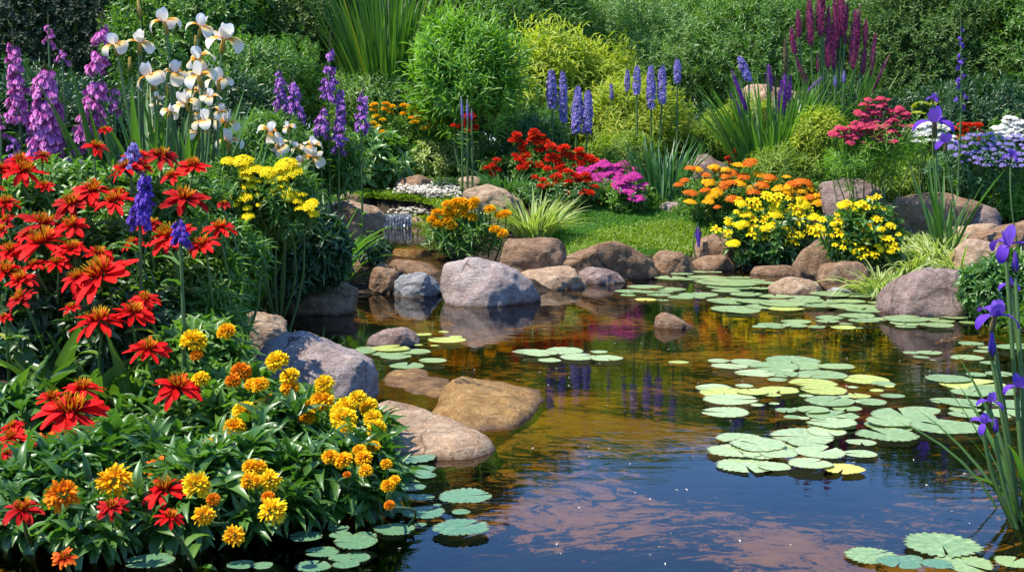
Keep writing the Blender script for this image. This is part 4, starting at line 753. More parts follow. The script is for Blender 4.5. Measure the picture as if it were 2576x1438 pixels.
# ------------------------------------------------------------------ tall flower spikes
def spike(name, label, cat, group, top, bot, width, base_px, Y, mat, kind='bell', tip=0, stem='stem', n=None, leafy=0, gap=None, base=None):
    """flowering part from top to bot (view pixels) round a stem that rises from base_px; tip = bare bud length above"""
    A, B = at(*bot, Y), at(*top, Y); g = at(base_px, bot[1], Y); b = np.array([g[0], Y, gz(g[0], Y)]) if base is None else base
    root = thing(name, b, label, cat, group); ax = B - A; Ls = np.linalg.norm(ax); T = ax / Ls; w = px2m(width, Y) / 2
    tp = B + T * px2m(tip, Y); s_ = MB(); mid = (b + A) / 2 + rs.normal(size=3) * .01
    tube(s_, [b, mid, A, (A + B) / 2, B, tp], np.array([.011, .009, .008, .006, .004, .002]) * (Y / 10 if Y > 10 else 1), 5)
    if leafy:
        P = b + (A - b) * rs.uniform(.05, .9, leafy)[:, None]; a = rs.rand(leafy) * 6.28
        blades(s_, P, np.stack([np.cos(a), np.sin(a), .8 + 0 * a], 1), rs.uniform(.10, .2, leafy), .03, 1.0, 3, 'lance', .3, mat=1)
    s_.build('flower_stem', [M[stem], M['leaf_mid']], root)
    m_ = MB()
    if kind == 'bell':     # hanging little trumpets of four petals, fuller low down
        n = n or int(150 * max(1, Ls / .5)); nt_ = max(5, n // 6); uc = np.linspace(.02, 1, nt_) ** .9 + rs.normal(size=nt_) * .02
        if gap is not None: uc = uc[(np.sin(uc * gap + 1) > -.3) | (uc < .5)]
        k_ = 7; u = np.repeat(uc, k_); n = len(u); a = np.repeat(np.arange(len(uc)) * 2.39996 + rs.rand(len(uc)), k_) + rs.normal(size=n) * .35
        r = w * (1 - .55 * np.clip(u, 0, 1) ** 1.5) * np.repeat(rs.uniform(.45, 1.0, len(uc)), k_) * rs.uniform(.25, .95, n)
        o = np.stack([np.cos(a), np.sin(a), 0 * a], 1); P = A + T * (u * Ls)[:, None] + o * r[:, None] + np.stack([0 * a, 0 * a, -r * .55 + rs.normal(size=n) * w * .12], 1)
        for k in range(4):
            th = k * 1.571 + rs.rand(n); side = np.stack([np.cos(th), np.sin(th), 0 * th], 1) * .4
            blades(m_, P, o * .6 + side + [0, 0, -.55], w * rs.uniform(.34, .62, n) * (1 - .3 * np.clip(u, 0, 1)), w * .2, .7, 3, 'petal', .2, rs.normal(size=n) * .4, 0, np.tile([0, 0, 1.0], (n, 1)) + o * .2, np.clip(rs.rand(n) * .7 + .3 * (1 - u), 0, 1))
    elif kind == 'floret':   # close small open flowers
        n = n or int(170 * max(1, Ls / .5)); u = rs.rand(n); a = rs.rand(n) * 6.28
        r = w * (np.sin(np.pi * np.clip(u * .82 + .16, 0, 1)) ** .6) * rs.uniform(.55, .85, n)
        o = np.stack([np.cos(a), np.sin(a), .15 + 0 * a], 1); P = A + T * (u * Ls)[:, None] + o * r[:, None]
        for k in range(4):
            X = nrm(np.cross(o, [0, 0, 1.0])); Yy = np.cross(X, o); th = k * 1.571 + rs.rand(n)
            blades(m_, P, X * np.cos(th)[:, None] + Yy * np.sin(th)[:, None] + o * .6, w * rs.uniform(.3, .5, n), w * .28, .5, 2, 'petal', .2, 0, 0, o)
    else:                    # close scales of a plume
        n = n or 420; u = rs.rand(n); a = rs.rand(n) * 6.28; r = w * np.clip(np.minimum((1 - u) * 2.2, (u + .06) * 5), 0, 1) ** .7 * rs.uniform(.6, .85, n)
        o = np.stack([np.cos(a), np.sin(a), 0 * a], 1); P = A + T * (u * Ls)[:, None] + o * r[:, None]
        blades(m_, P, o * .8 + T * .9 + rs.normal(size=(n, 3)) * .25, w * rs.uniform(.4, .75, n), w * .22, -.2, 2, 'petal', .2, 0, 0, T - o * .5)
        tube(m_, [A, A + T * Ls * .2, A + T * Ls * .6, A + T * Ls * .95], np.array([.25, .62, .55, .1]) * w, 7, 0, .9)
    m_.build('blossom', M[mat], root)
    if tip:                  # unopened buds toward the tip
        q = MB(); n = 26; u = rs.rand(n); a = rs.rand(n) * 6.28; P = B + (tp - B) * u[:, None]; o = np.stack([np.cos(a), np.sin(a), .5 + 0 * a], 1)
        blades(q, P, o, w * .35 * (1.15 - u), w * .12, .4, 2, 'lance', .3); q.build('bud', M['bud_brown'], root)
    return root
z00 = lambda x, y: Z(0, 0, x, y); z10 = lambda x, y: Z(1, 0, x, y); z20 = lambda x, y: Z(2, 0, x, y); z30 = lambda x, y: Z(3, 0, x, y)
G1 = 'mauve flower spikes at the back left'
def mv(label, top, bot, w_, Y=9.5, tip=40, mat='mauve', gap=None, f=z00, n=None, grp=G1, name='flower_spike', lean=0):
    t_, b_ = f(*top), f(*bot); spike(name, label, 'flower spike', grp, t_, b_, w_ * ZS, b_[0] + lean, Y, mat, 'bell', tip, leafy=10, gap=gap, n=n)
mv('tall mauve flower spike with a bare tip, leftmost of the three large ones', (130, 440), (190, 1140), 270, tip=55, n=190)
mv('widest mauve flower spike, the full one between its two tall neighbours', (440, 700), (450, 1440), 430, tip=20, n=300)
mv('few mauve flowers near the bare reddish tip of a thin tall spike', (465, 240), (470, 400), 170, tip=30, n=16, lean=0)
mv('mauve flower spike leaning right with gaps between its flower tufts, beside the white irises', (970, 260), (830, 1430), 330, tip=45, gap=26, n=260)
mv('small mauve flower tuft right of the leaning mauve spike', (1120, 850), (1110, 1060), 190, tip=8, n=45)
mv('mauve flower spike cut by the left picture edge', (-20, 1100), (10, 1290), 140, tip=10, n=40)
mv('drooping mauve flower tuft below the leftmost mauve spike', (140, 1330), (130, 1520), 200, tip=8, n=50, mat='purple')
mv('small mauve tuft beside the widest mauve spike', (285, 1270), (280, 1370), 120, tip=5, n=24)
mv('mauve side tuft on the right of the widest mauve spike', (610, 480), (600, 560), 160, tip=5, n=18)
mv('dim purple flower spike among the red flowers under the mauve spikes', (775, 180), (735, 460), 120, Y=8.2, tip=8, n=50, mat='purple', f=lambda x, y: Z(0, 1, x, y))
YP = 13.2
G2 = 'purple flower spikes behind the yellow yarrow'
mv('pinkish purple spike with a long bare tip, leftmost behind the yarrow', (225, 690), (250, 1040), 170, YP, 55, 'purple', f=z10, n=110, grp=G2)
mv('full purple spike just right of the leftmost one behind the yarrow', (365, 790), (385, 1110), 200, YP, 48, 'purple', f=z10, n=130, grp=G2)
mv('tallest purple spike with a brown bud tip, before the green shrub', (715, 480), (700, 930), 200, YP, 50, 'purple', f=z10, n=150, gap=20, grp=G2)
mv('lower purple tuft under the tallest purple spike', (650, 1050), (630, 1280), 220, YP, 10, 'purple', f=z10, n=70, grp=G2)
mv('long purple magenta spike right of the tallest purple spike', (815, 880), (800, 1430), 190, YP, 65, 'purple', f=z10, n=170, grp=G2)
mv('purple spike next to the yellow button flowers', (1035, 900), (1020, 1250), 180, YP, 40, 'purple', f=z10, n=120, grp=G2)
mv('small purple tuft low between the purple spikes', (455, 1100), (430, 1260), 130, YP, 6, 'purple', f=z10, n=35, grp=G2)
def fl(label, top, bot, w_, base, Y, mat='blue', tip=12, f=z20, kind='floret', grp='blue flower spikes in the back bed', n=None, stem='stem', name='flower_spike', cat='flower spike', leafy=8):
    t_, b_ = f(*top), f(*bot); spike(name, label, cat, grp, t_, b_, w_ * ZS, f(base, 0)[0], Y, mat, kind, tip, stem, n, leafy)
fl('violet blue delphinium spike among the red flowers of the left bed', (1400, 310), (1350, 790), 270, 1330, 6.0, 'violet_pale', 10, lambda x, y: Z(0, 1, x, y), 'bell', 'violet blue flowers among the red ones', 170)
fl('violet blue flower cluster at the top of the red flower bed', (1290, 10), (1260, 230), 260, 1270, 6.6, 'blue', 4, lambda x, y: Z(0, 1, x, y), 'bell', 'violet blue flowers among the red ones', 80)
fl('violet blue flower tuft behind the lower right red flowers', (1730, 770), (1740, 940), 250, 1700, 5.6, 'violet_pale', 4, lambda x, y: Z(0, 1, x, y), 'bell', 'violet blue flowers among the red ones', 70)
B = [('leftmost blue flower spike above the red patch', (375, 690), (392, 1045), 115, 400, 18), ('slim blue spike close beside the leftmost blue spike', (490, 700), (500, 1180), 95, 480, 18), ('full blue violet spike above the end of the red patch', (640, 850), (620, 1280), 120, 625, 17.6), ('blue violet spike pressed against the right of the full one', (735, 890), (725, 1290), 115, 725, 17.6),
     ('thin blue spike inside the yellow green shrub', (958, 810), (962, 960), 46, 965, 18.5), ('faint blue spike half hidden behind another blue spike', (1115, 680), (1112, 880), 60, 1112, 18.5), ('blue spike left of the tall pair before the willow', (1207, 650), (1205, 910), 88, 1215, 18), ('left spike of the tall pair of blue spikes before the willow', (1340, 650), (1345, 1045), 102, 1360, 18),
     ('right spike of the tall pair of blue spikes before the willow', (1450, 650), (1448, 1005), 102, 1440, 18), ('highest blue spike on a long bare stem', (1597, 580), (1597, 805), 84, 1600, 18), ('blue spike leaning left near the far boulder', (2200, 560), (2290, 780), 95, 2310, 17)]
for l, t_, b_, w_, bs, Y in B: fl(l, t_, b_, w_, bs, Y)
for l, t_, b_, w_, bs in (('pointed blue flower bud, left of three beside the yellow buttons', (1980, 930), (1995, 1170), 36, 1995), ('pointed blue flower bud, middle of three beside the yellow buttons', (2040, 965), (2043, 1165), 36, 2043), ('pointed blue flower bud, smallest of three beside the yellow buttons', (2083, 1060), (2082, 1180), 28, 2082)):
    fl(l, t_, b_, w_, bs, 16, 'blue', 0, z10, 'plume', 'pointed blue buds by the yellow buttons', 120)
G3 = 'violet spikes before the far boulder'
for l, t_, b_, w_, bs, Y, mt in (('violet plume with a brown tip before the far boulder', (170, 640), (150, 1110), 70, 140, 17.3, 'liatris'), ('violet plume at the left foot of the far boulder', (5, 640), (20, 900), 75, 30, 17.3, 'liatris'), ('short violet plume in front of the blade leaves', (130, 790), (120, 1120), 80, 125, 17.3, 'liatris'), ('thin violet plume right of the brown tipped one', (215, 740), (200, 1000), 60, 190, 17.3, 'liatris'), ('brown seed plume above the violet plumes', (168, 370), (170, 720), 75, 160, 17.3, 'bud_brown'), ('dark grey green seed plume before the far boulder', (70, 690), (75, 970), 34, 78, 17.3, 'bud_brown')):
    fl(l, t_, b_, w_, bs, Y, mt, 0, z30, 'plume', G3, 300)
for l, t_, b_, w_, bs in (('leaning violet plume, upper of the two left of the blade leaves', (2125, 690), (2270, 1075), 60, 2330), ('leaning violet plume, lower of the two left of the blade leaves', (2110, 900), (2280, 1235), 50, 2340)):
    fl(l, t_, b_, w_, bs, 17.3, 'liatris', 0, z20, 'plume', G3, 300)
for l, t_, b_, w_, bs in (('violet plume arching to the right', (520, 750), (370, 900), 55, 330), ('small blue plume low in the burgundy clump, left one', (645, 740), (650, 840), 36, 655), ('small blue plume low in the burgundy clump, right one', (735, 690), (730, 805), 42, 725)):
    fl(l, t_, b_, w_, bs, 17.3, 'liatris' if 'arch' in l else 'blue', 0, z30, 'plume', G3, 260)
G4 = 'burgundy plumes at the back right'
BU = [(290, 110, 300, 372, 58), (400, -20, 412, 445, 80), (500, -90, 510, 350, 95), (540, -60, 532, 140, 45), (640, -10, 660, 480, 70), (705, -110, 705, 365, 100), (585, 70, 580, 660, 80), (625, 240, 628, 672, 80), (770, 30, 745, 320, 48), (745, 330, 745, 432, 34), (840, 110, 822, 672, 100), (885, 60, 870, 500, 44), (945, 195, 935, 440, 52), (940, 420, 912, 725, 58), (1035, 340, 985, 745, 62), (1170, 535, 945, 1000, 46), (225, 285, 262, 530, 62), (265, 550, 385, 830, 52), (475, 520, 488, 700, 34)]
BL = row_labels([(b[0], b[1]) for b in BU], 'burgundy plume', 'of the tall plume clump', 7)
for (x0, y0, x1, y1, w_), l in zip(BU, BL):
    fl(l, (x0, y0), (x1, y1), w_ * 1.05, 620 + (x1 - 620) * .45, 18, 'burgundy', 0, z30, 'plume', G4, 560, leafy=0, name='plume', cat='plume')
grass_clump('grass_clump', 'upright green stalks and blades under the burgundy plumes', 'grass clump', *z30(640, 1000), 18, 150, 1.9, .035, 'tall_grass', .34, .16, (.05, .5))
fl('lone tall dark blue delphinium spike at the right', (1862, 290), (1868, 1030), 130, 1868, 15, 'violet_pale', 34, z30, 'bell', 'tall blue spikes at the right', 85)

# ------------------------------------------------------------------ white irises of the left bed
G5 = 'white and yellow irises'
IB = [(1110, 440, 190), (1350, 420, 200), (1590, 215, 215), (1940, 265, 190), (2160, 385, 250), (1450, 745, 230), (1690, 715, 215), (1925, 575, 210), (1920, 735, 220), (2110, 785, 190), (1790, 1000, 190), (1950, 900, 160), (2035, 945, 140), (1640, 1080, 130), (1855, 880, 130), (1990, 1180, 190), (2120, 1080, 130), (2185, 1180, 190), (2210, 1365, 190), (1505, 1020, 90), (1920, 1285, 160), (1480, 1275, 80), (1890, 1080, 120), (1520, 940, 80)]
IL = row_labels([(b[0], b[1]) for b in IB], 'white iris with orange throat', 'of the iris clump', 6)
icl = at(470, 480, 9.6)
for (x, y, w_), l in zip(IB, IL):
    Y = 9.3 + rs.uniform(-.3, .3); p = at(*z00(x, y), Y); bx = icl[0] + (p[0] - icl[0]) * .45 + rs.normal() * .05
    b = np.array([bx, Y + rs.normal() * .1, gz(bx, Y)]); root = thing('iris', b, l, 'iris', G5)
    up = (rs.normal() * .25, -.35 + rs.normal() * .2, 1); s = px2m(w_ * ZS, Y) * 1.5
    bloom_on(root, b, p, IRW[rs.randint(4)], s, up, rad=.009, sag=.05)
for x, y, h, l in ((1355, 190, 190, 'tall closed iris bud, highest point of the white iris clump'), (1250, 700, 150, 'pale iris bud left of the white iris flowers'), (1890, 460, 120, 'iris bud under the upper right white iris'), (1475, 900, 120, 'iris bud before the middle white iris'), (1620, 950, 140, 'slim iris bud in the middle of the iris clump'), (1220, 1060, 110, 'round yellow iris bud, lowest on the left'), (1435, 970, 70, 'small yellow iris bud between the stems')):
    p = at(*z00(x, y), 9.5); b = np.array([icl[0] + (p[0] - icl[0]) * .6, 9.5, gz(p[0], 9.5)]); root = thing('iris_bud', b, l, 'iris bud', 'iris buds'); bloom_on(root, b, p, BUDW, px2m(h * ZS, 9.5), (rs.normal() * .05, 0, 1), rad=.008, sag=.04)
for px, n, L, l in ((360, 44, 1.9, 'left fan of iris leaves under the white irises'), (455, 54, 1.75, 'middle fan of iris leaves under the white irises'), (560, 44, 1.55, 'right fan of iris leaves under the white irises')):
    grass_clump('iris_leaves', l, 'iris leaves', px, 450, 9.6, n, L, .10, 'leaf_iris', .24, .17, (.05, .5), 'iris leaf fans')
W2 = [(1, 0, 130, 1275, 160), (1, 0, 250, 1410, 130), (1, 0, 310, 1230, 90), (1, 1, 240, 70, 120), (1, 1, 560, 150, 170), (1, 1, 545, 40, 130), (1, 1, 440, 190, 90), (1, 1, 400, 60, 90)]
for (c_, r_, x, y, w_), l in zip(W2, row_labels([Z(a, b, x, y) for a, b, x, y, _ in W2], 'white daffodil-like iris', 'behind the yellow yarrow', 8)):
    Y = 11.8; p = at(*Z(c_, r_, x, y), Y); b = np.array([p[0] + rs.normal() * .05, Y + .1, gz(p[0], Y)]); root = thing('iris', b, l, 'iris', 'white irises behind the yarrow'); bloom_on(root, b, p, IRW[rs.randint(4)], px2m(w_ * ZS, Y) * 1.6, (rs.normal() * .3, -.6, 1), rad=.007, sag=.05)
grass_clump('iris_leaves', 'fan of broad iris leaves right of the yellow yarrow', 'iris leaves', 800, 520, 11.6, 28, 1.15, .075, 'leaf_iris', .16, .45, (.1, .9), 'iris leaf fans')
grass_clump('iris_leaves', 'iris leaves leaning right over the tan boulder', 'iris leaves', 845, 540, 11.8, 9, 1.0, .05, 'leaf_iris', .08, .9, (.3, 1.2), 'iris leaf fans')

# ------------------------------------------------------------------ violet irises at the right
G6 = 'violet irises at the right'
VI = [(3, 0, 1610, 1190, 370, 2390, 600, 12.9, 'largest violet iris on the tall right bank stem'), (3, 0, 1600, 955, 140, 2380, 600, 13.0, 'small violet iris bloom topping the tall stem'), (3, 0, 1720, 1385, 250, 2410, 600, 12.8, 'violet iris hanging lower right of the largest one'), (3, 1, 2350, 150, 170, 2560, 620, 13, 'violet iris alone near the right picture edge'),
      (3, 1, 2310, 1010, 330, 2610, 1500, 4.9, 'uppermost near violet iris over the pale rock'), (3, 1, 2340, 1385, 160, 2600, 1500, 4.95, 'half open violet iris below the uppermost near one'), (3, 2, 2190, 330, 340, 2590, 1500, 4.8, 'violet iris before the dark leafy bush, over the pads'), (3, 2, 2150, 1150, 190, 2600, 1520, 4.6, 'violet iris with a drooping side petal above the lowest one'), (3, 2, 2420, 1010, 230, 2630, 1500, 4.7, 'violet iris cut by the right edge above the pads'), (3, 2, 2090, 1360, 210, 2600, 1540, 4.5, 'lowest violet iris, over the green pads')]
def vbase(bx, by, Y):
    q = at(bx, 700, Y); return np.array([q[0], Y, max(-.05, gz(q[0], Y))])
for c_, r_, x, y, w_, bx, by, Y, l in VI:
    p = at(*Z(c_, r_, x, y), Y); b = vbase(bx, by, Y); root = thing('iris', b, l, 'iris', G6)
    bloom_on(root, b, p, IRV[rs.randint(3)], px2m(w_ * ZS, Y) * (1.0 if Y > 8 else 1.3), (rs.normal() * .12, -.3, 1), rad=.008, sag=.06)
for c_, r_, x, y, h, Y, bx, l in ((3, 1, 2390, 1250, 200, 4.85, 2615, 'closed violet iris bud beside the uppermost near iris'), (3, 2, 2165, 690, 230, 4.8, 2592, 'long violet iris bud under the iris before the dark bush'), (3, 2, 2200, 1440, 150, 4.5, 2600, 'violet iris bud beside the lowest violet iris')):
    p = at(*Z(c_, r_, x, y), Y); b = vbase(bx, 0, Y); root = thing('iris_bud', b, l, 'iris bud', 'violet iris buds'); bloom_on(root, b, p, BUDV, px2m(h * ZS, Y), (-.1, -.1, 1), rad=.008, sag=.05)
grass_clump('iris_leaves', 'tall blade leaves around the big violet iris stem', 'iris leaves', 2372, 600, 12.9, 18, 1.1, .05, 'leaf_iris', .12, .3, (.05, .5), 'iris leaf fans')
for bx, Y, n, L, l in ((2640, 4.7, 12, .75, 'blade leaves of the near violet irises at the right edge'), (2690, 4.4, 12, .8, 'arching blade leaves low at the right picture edge')):
    b = vbase(bx, 0, Y); grass_clump('iris_leaves', l, 'iris leaves', 0, 0, Y, n, L, .03, 'leaf_iris', .12, .45, (.3, 1.1), 'iris leaf fans', base=b)

# ------------------------------------------------------------------ the left bank: red flowers
RA = [(0, 1, a) for a in ((925, 60, 250), (415, 140, 170), (195, 195, 300), (235, 290, 370), (430, 430, 190), (1320, 140, 250), (1560, 150, 330), (1220, 260, 330), (1860, 240, 300), (1660, 340, 250), (900, 475, 390), (700, 610, 390), (1110, 590, 380), (1780, 560, 440), (2160, 610, 150), (60, 595, 270), (60, 760, 190), (30, 860, 210), (420, 800, 430), (690, 825, 360), (420, 990, 570), (100, 1060, 310), (700, 1045, 330), (950, 1085, 270), (60, 1260, 370), (740, 1330, 330), (980, 1300, 640), (1280, 985, 220), (1450, 810, 300), (1640, 925, 470), (2120, 840, 320), (1960, 1000, 330), (1140, 490, 190), (210, 1340, 300), (-60, 450, 220), (0, 270, 260), (1400, 260, 160), (1010, -110, 130), (250, 900, 220), (550, 1180, 260), (330, 1200, 240))]
RA += [(0, 2, a) for a in ((960, 375, 490), (1290, 290, 380), (1430, 640, 390), (1720, 1010, 470), (800, 1030, 390), (680, 1240, 650), (500, 1110, 290), (690, 240, 190), (1400, 165, 290), (40, 330, 150), (200, 150, 300), (120, 1390, 240))]
RA += [(0, 3, a) for a in ((120, 140, 300), (470, 470, 460), (790, 375, 290), (220, 840, 420), (1080, 815, 300), (1600, 640, 470), (1640, 910, 270), (60, 290, 200))]
def bank_depth(px, py):  # the bank climbs away from the water
    return min(4.35 + max(0.0, (1400 - py)) / 1000 * 2.7 + abs(px - 300) / 1600, 1.30 * FPX / max(py - 345, 1))
RP = [Z(c_, r_, *a[:2]) for c_, r_, a in RA]
RL = row_labels(RP, 'red zinnia', 'of the left bed', 6)
for (c_, r_, a), (px, py), l in zip(RA, RP, RL):
    Y = bank_depth(px, py) - .42; p = at(px, py, Y); hgt_ = min(.75, .32 + px2m(max(0, 1300 - py), Y) * .4)
    bx, by = p[0] + rs.normal() * .05, Y + .22 + rs.rand() * .15; g = gz(bx, by); b = np.array([bx, by, g])
    root = thing('zinnia', b, l, 'zinnia', 'red zinnias of the left bed'); s = px2m(a[2] * ZS, Y) * 1.1
    up = np.array([rs.normal() * .22, -.25 - rs.rand() * .3, 1.0]); u = nrm(up)
    s_ = MB(); tip = p - u * s * .28; pts = curve_pts(b, tip, .10, 8); tube(s_, pts, np.linspace(.009, .006, 8), 6)
    k = 4; q = pts[rs.choice(np.arange(1, 6), k)]; az = rs.rand(k) * 6.28
    blades(s_, q, np.stack([np.cos(az), np.sin(az), .7 + 0 * az], 1), rs.uniform(.10, .17, k), .035, 1.1, 4, 'lance', .3, mat=1)
    so = s_.build('flower_stem', [M['stem'], M['leaf_mid']], root, b)
    me, ce, ck = ZIN[rs.randint(7)]; h = place(me, 'bloom', so, p, u, s); sub('flower_centre', ce, h); sub('calyx', ck, h)
OR_ = [(0, 3, 430, 205, 340, 'redorange', 'orange red zinnia with a bright yellow centre under the lowest big red flower'), (0, 3, 1530, 420, 270, 'redorange', 'orange zinnia directly above the red one with a yellow crown'), (0, 3, 620, 1300, 250, 'redorange', 'dull orange starry zinnia, lowest in the shade at the left')]
for c_, r_, x, y, w_, mt, l in OR_:
    px, py = Z(c_, r_, x, y); Y = bank_depth(px, py) - .4; p = at(px, py, Y); b = np.array([p[0], Y + .25, gz(p[0], Y + .25)]); root = thing('zinnia', b, l, 'zinnia', 'orange zinnias of the left bed')
    s = px2m(w_ * ZS, Y) * 1.1; u = nrm(np.array([0, -.7, 1.0])); s_ = MB(); tube(s_, curve_pts(b, p - u * s * .28, .1, 7), .006, 6); so = s_.build('flower_stem', M['stem'], root, b)
    me, ce, ck = ZINO[rs.randint(2)]; h = place(me, 'bloom', so, p, u, s); sub('flower_centre', ce, h); sub('calyx', ck, h)

# marigolds: leafy plants, each with the blooms nearest to it
MG = [(0, 2, 2190, 475, 190, 'amber'), (0, 2, 1870, 570, 260, 'yellow'), (0, 2, 1900, 700, 130, 'orange'), (0, 2, 1940, 930, 180, 'yellow'), (0, 2, 2330, 860, 200, 'orange'), (0, 2, 2250, 950, 150, 'orange'), (0, 2, 2360, 1250, 240, 'yellow'), (0, 2, 2440, 985, 160, 'amber'), (0, 2, 2270, 1400, 220, 'amber'),
      (1, 2, 205, 760, 225, 'yellow'), (1, 2, 330, 910, 195, 'yellow'), (1, 2, 330, 1020, 190, 'amber'), (1, 2, 660, 980, 195, 'yellow'), (1, 2, 40, 990, 180, 'amber'), (1, 2, 50, 1190, 170, 'yellow'), (1, 2, 180, 1135, 170, 'amber'), (1, 2, 640, 1140, 240, 'amber'), (1, 2, 500, 1210, 180, 'amber'), (1, 2, 490, 1295, 180, 'amber'), (1, 2, 870, 1195, 200, 'yellow'), (1, 2, 980, 1115, 180, 'yellow'), (1, 2, 1080, 1195, 200, 'yellow'), (1, 2, 820, 1255, 220, 'yellow'), (1, 2, 850, 1320, 260, 'yellow'), (1, 2, 1130, 1310, 190, 'yellow'), (1, 2, 1160, 1395, 180, 'yellow'),
      (1, 3, 870, 75, 210, 'yellow'), (1, 3, 1170, 70, 190, 'yellow'), (1, 3, 1130, 230, 150, 'amber'), (1, 3, 720, 330, 170, 'amber'), (1, 3, 850, 365, 190, 'amber'), (1, 3, 1000, 265, 140, 'amber'), (1, 3, 1040, 345, 180, 'amber'), (1, 3, 1060, 465, 145, 'amber'), (1, 3, 1260, 400, 120, 'amber'), (1, 3, 880, 500, 80, 'orange'), (1, 3, 1280, 610, 150, 'amber'), (1, 3, 1340, 555, 115, 'amber'), (1, 3, 1290, 795, 110, 'orange'), (1, 3, 30, 430, 160, 'amber'), (1, 3, 130, 555, 205, 'yellow'), (1, 3, 10, 560, 110, 'amber'), (1, 3, 120, 720, 140, 'orange'), (1, 3, 160, 845, 245, 'yellow'),
      (0, 3, 2030, 240, 200, 'amber'), (0, 3, 2270, 60, 200, 'amber'), (0, 3, 2430, 430, 180, 'amber'), (0, 3, 1110, 560, 300, 'amber'), (0, 3, 600, 700, 285, 'orange'), (0, 3, 1900, 600, 250, 'yellow'), (0, 3, 2060, 740, 140, 'orange'), (0, 3, 1970, 895, 190, 'amber'), (0, 3, 2260, 1090, 190, 'amber'), (0, 3, 2420, 560, 180, 'amber')]
PL = [(500, 900, 80, 65, 'leafy marigold plant with orange and yellow flowers beside the tan bank rock', 'yellow'), (580, 1030, 95, 80, 'marigold plant in front of the lilac grey boulder, left side', 0), (735, 1085, 105, 75, 'marigold plant with three tall yellow flowers before the lilac grey boulder', 0), (880, 1130, 100, 85, 'marigold plant packed with bright yellow flowers beside the tan wet rock', 0), (690, 1160, 130, 120, 'marigold plant with many glossy leaves in the middle of the bank', 0), (850, 1230, 130, 110, 'marigold plant overhanging the serrated lily pads', 0), (630, 1250, 120, 120, 'marigold plant with clustered yellow flowers low on the bank', 0), (500, 1290, 130, 110, 'marigold plant with a tall yellow pompon beside the red flower', 0), (290, 1220, 130, 110, 'marigold plant with one orange yellow pompon among red flowers', 0), (150, 1270, 130, 120, 'marigold plant with one orange starry pompon at the far left', 0), (560, 1100, 130, 110, 'marigold plant with glossy leaves under a single red flower', 0)]
owner = {}
for i, (c_, r_, x, y, w_, k_) in enumerate(MG):
    px, py = Z(c_, r_, x, y); j = min(range(len(PL)), key=lambda q: (PL[q][0] - px) ** 2 + (PL[q][1] + 20 - py) ** 2); owner.setdefault(j, []).append((px, py, w_, k_))
for j, (px, py, rx, ry, l, _) in enumerate(PL):
    Y = bank_depth(px, py) + (.25 if px > 600 and py < 1150 else 0.05)
    root = bush('marigold_plant', l, 'marigold', px, py + 25, rx, ry, Y, 'leaf_deep' if py > 1120 else 'leaf_mid', 120, 11, .18, .29, 'marigold plants of the left bank', .9, .8, .9, .95, .5, (.45, 1.45), .45, .15, -.8, 12, 'lance', seg=5)
    b = parent_world(root)[:]
    for px_, py_, w_, k_ in owner.get(j, []):
        Yb = min(Y - .34, bank_depth(px_, py_ + 70) - .2) - rs.rand() * .08; p = at(px_, py_, Yb); me = (POML if (py_ > 1180 and px_ < 760 and w_ > 150) else POM)[k_][rs.randint(2)]
        foot = np.array([p[0] + rs.normal() * .04, Yb + .26, max(p[2] - rs.uniform(.10, .18), .04)])
        bloom_on(root, foot, p, me, px2m(w_ * ZS, Yb) * 1.02, (rs.normal() * .2, -.35 - rs.rand() * .3, 1), rad=.0045, sag=.25)

# leaves and fillers of the left bank
G7 = 'leafy plants filling the left bank'
LB = [(60, 1330, 170, 120, 'leafy plant with broad pointed leaves at the lower left corner', 'leaf_deep', 190, .15, .34), (230, 1380, 150, 75, 'broad leaved plant hanging over the dark water at left', 'leaf_deep', 130, .14, .34), (390, 1190, 150, 90, 'plant with broad leaves between the two big red flowers', 'leaf_deep', 150, .16, .32), (420, 1110, 150, 90, 'glossy leafed plant right of the double red flower', 'leaf_deep', 150, .15, .28), (430, 1340, 150, 80, 'dark leafy plant behind the low red flower in shade', 'leaf_deep', 130, .13, .3), (690, 1340, 90, 70, 'small leafy plant reaching over the lily pads at the near edge', 'leaf_deep', 90, .13, .3), (850, 1290, 90, 50, 'low leafy plant shading the nearest lily pads', 'leaf_deep', 70, .12, .28),
      (60, 1130, 130, 110, 'leafy plant under the double red flower at the left edge', 'leaf_deep', 130, .16, .32), (450, 1000, 110, 85, 'leafy plant around the lone red flower by the marigolds', 'leaf_mid', 130, .15, .26), (490, 760, 110, 100, 'narrow leafed green plant below the right red flowers', 'leaf_mid', 240, .12, .16), (450, 720, 130, 130, 'narrow leafed plant between the red flowers and the dark bush', 'leaf_mid', 230, .13, .18), (540, 660, 115, 90, 'bushy narrow leafed plant below the yellow yarrow', 'leaf_mid', 230, .11, .18), (545, 830, 65, 60, 'grassy leafed plant above the tan bank rock', 'leaf_mid', 100, .12, .14), (330, 560, 150, 110, 'dark leafy plant between the red flowers and blue spike', 'leaf_mid', 260, .11, .3), (180, 505, 170, 85, 'dark leafy plant under the mauve spikes', 'leaf_mid', 300, .10, .32), (80, 640, 170, 130, 'dark leafy plant behind the dense red flowers at left', 'leaf_deep', 220, .12, .32), (300, 700, 160, 120, 'leafy plant hidden among the dense red flowers', 'leaf_deep', 220, .12, .3), (420, 490, 130, 60, 'green leafy plant at the foot of the iris fans', 'leaf_mid', 180, .10, .25), (90, 820, 170, 110, 'shaded leafy plant below the dense red flowers', 'leaf_dark', 170, .14, .32), (330, 840, 160, 110, 'shaded leafy plant behind the canna leaves', 'leaf_dark', 170, .14, .3)]
for px, py, rx, ry, l, mt, n, L, W in LB:
    Y = bank_depth(px, py) + .25
    bush('leafy_plant', l, 'leafy plant', px, py, rx, ry, Y, mt, n, 10, L, W, G7, .8, .7, .8, .95, .5, (.45, 1.45), .4, .2, -.9, 10, 'lance', seg=4)
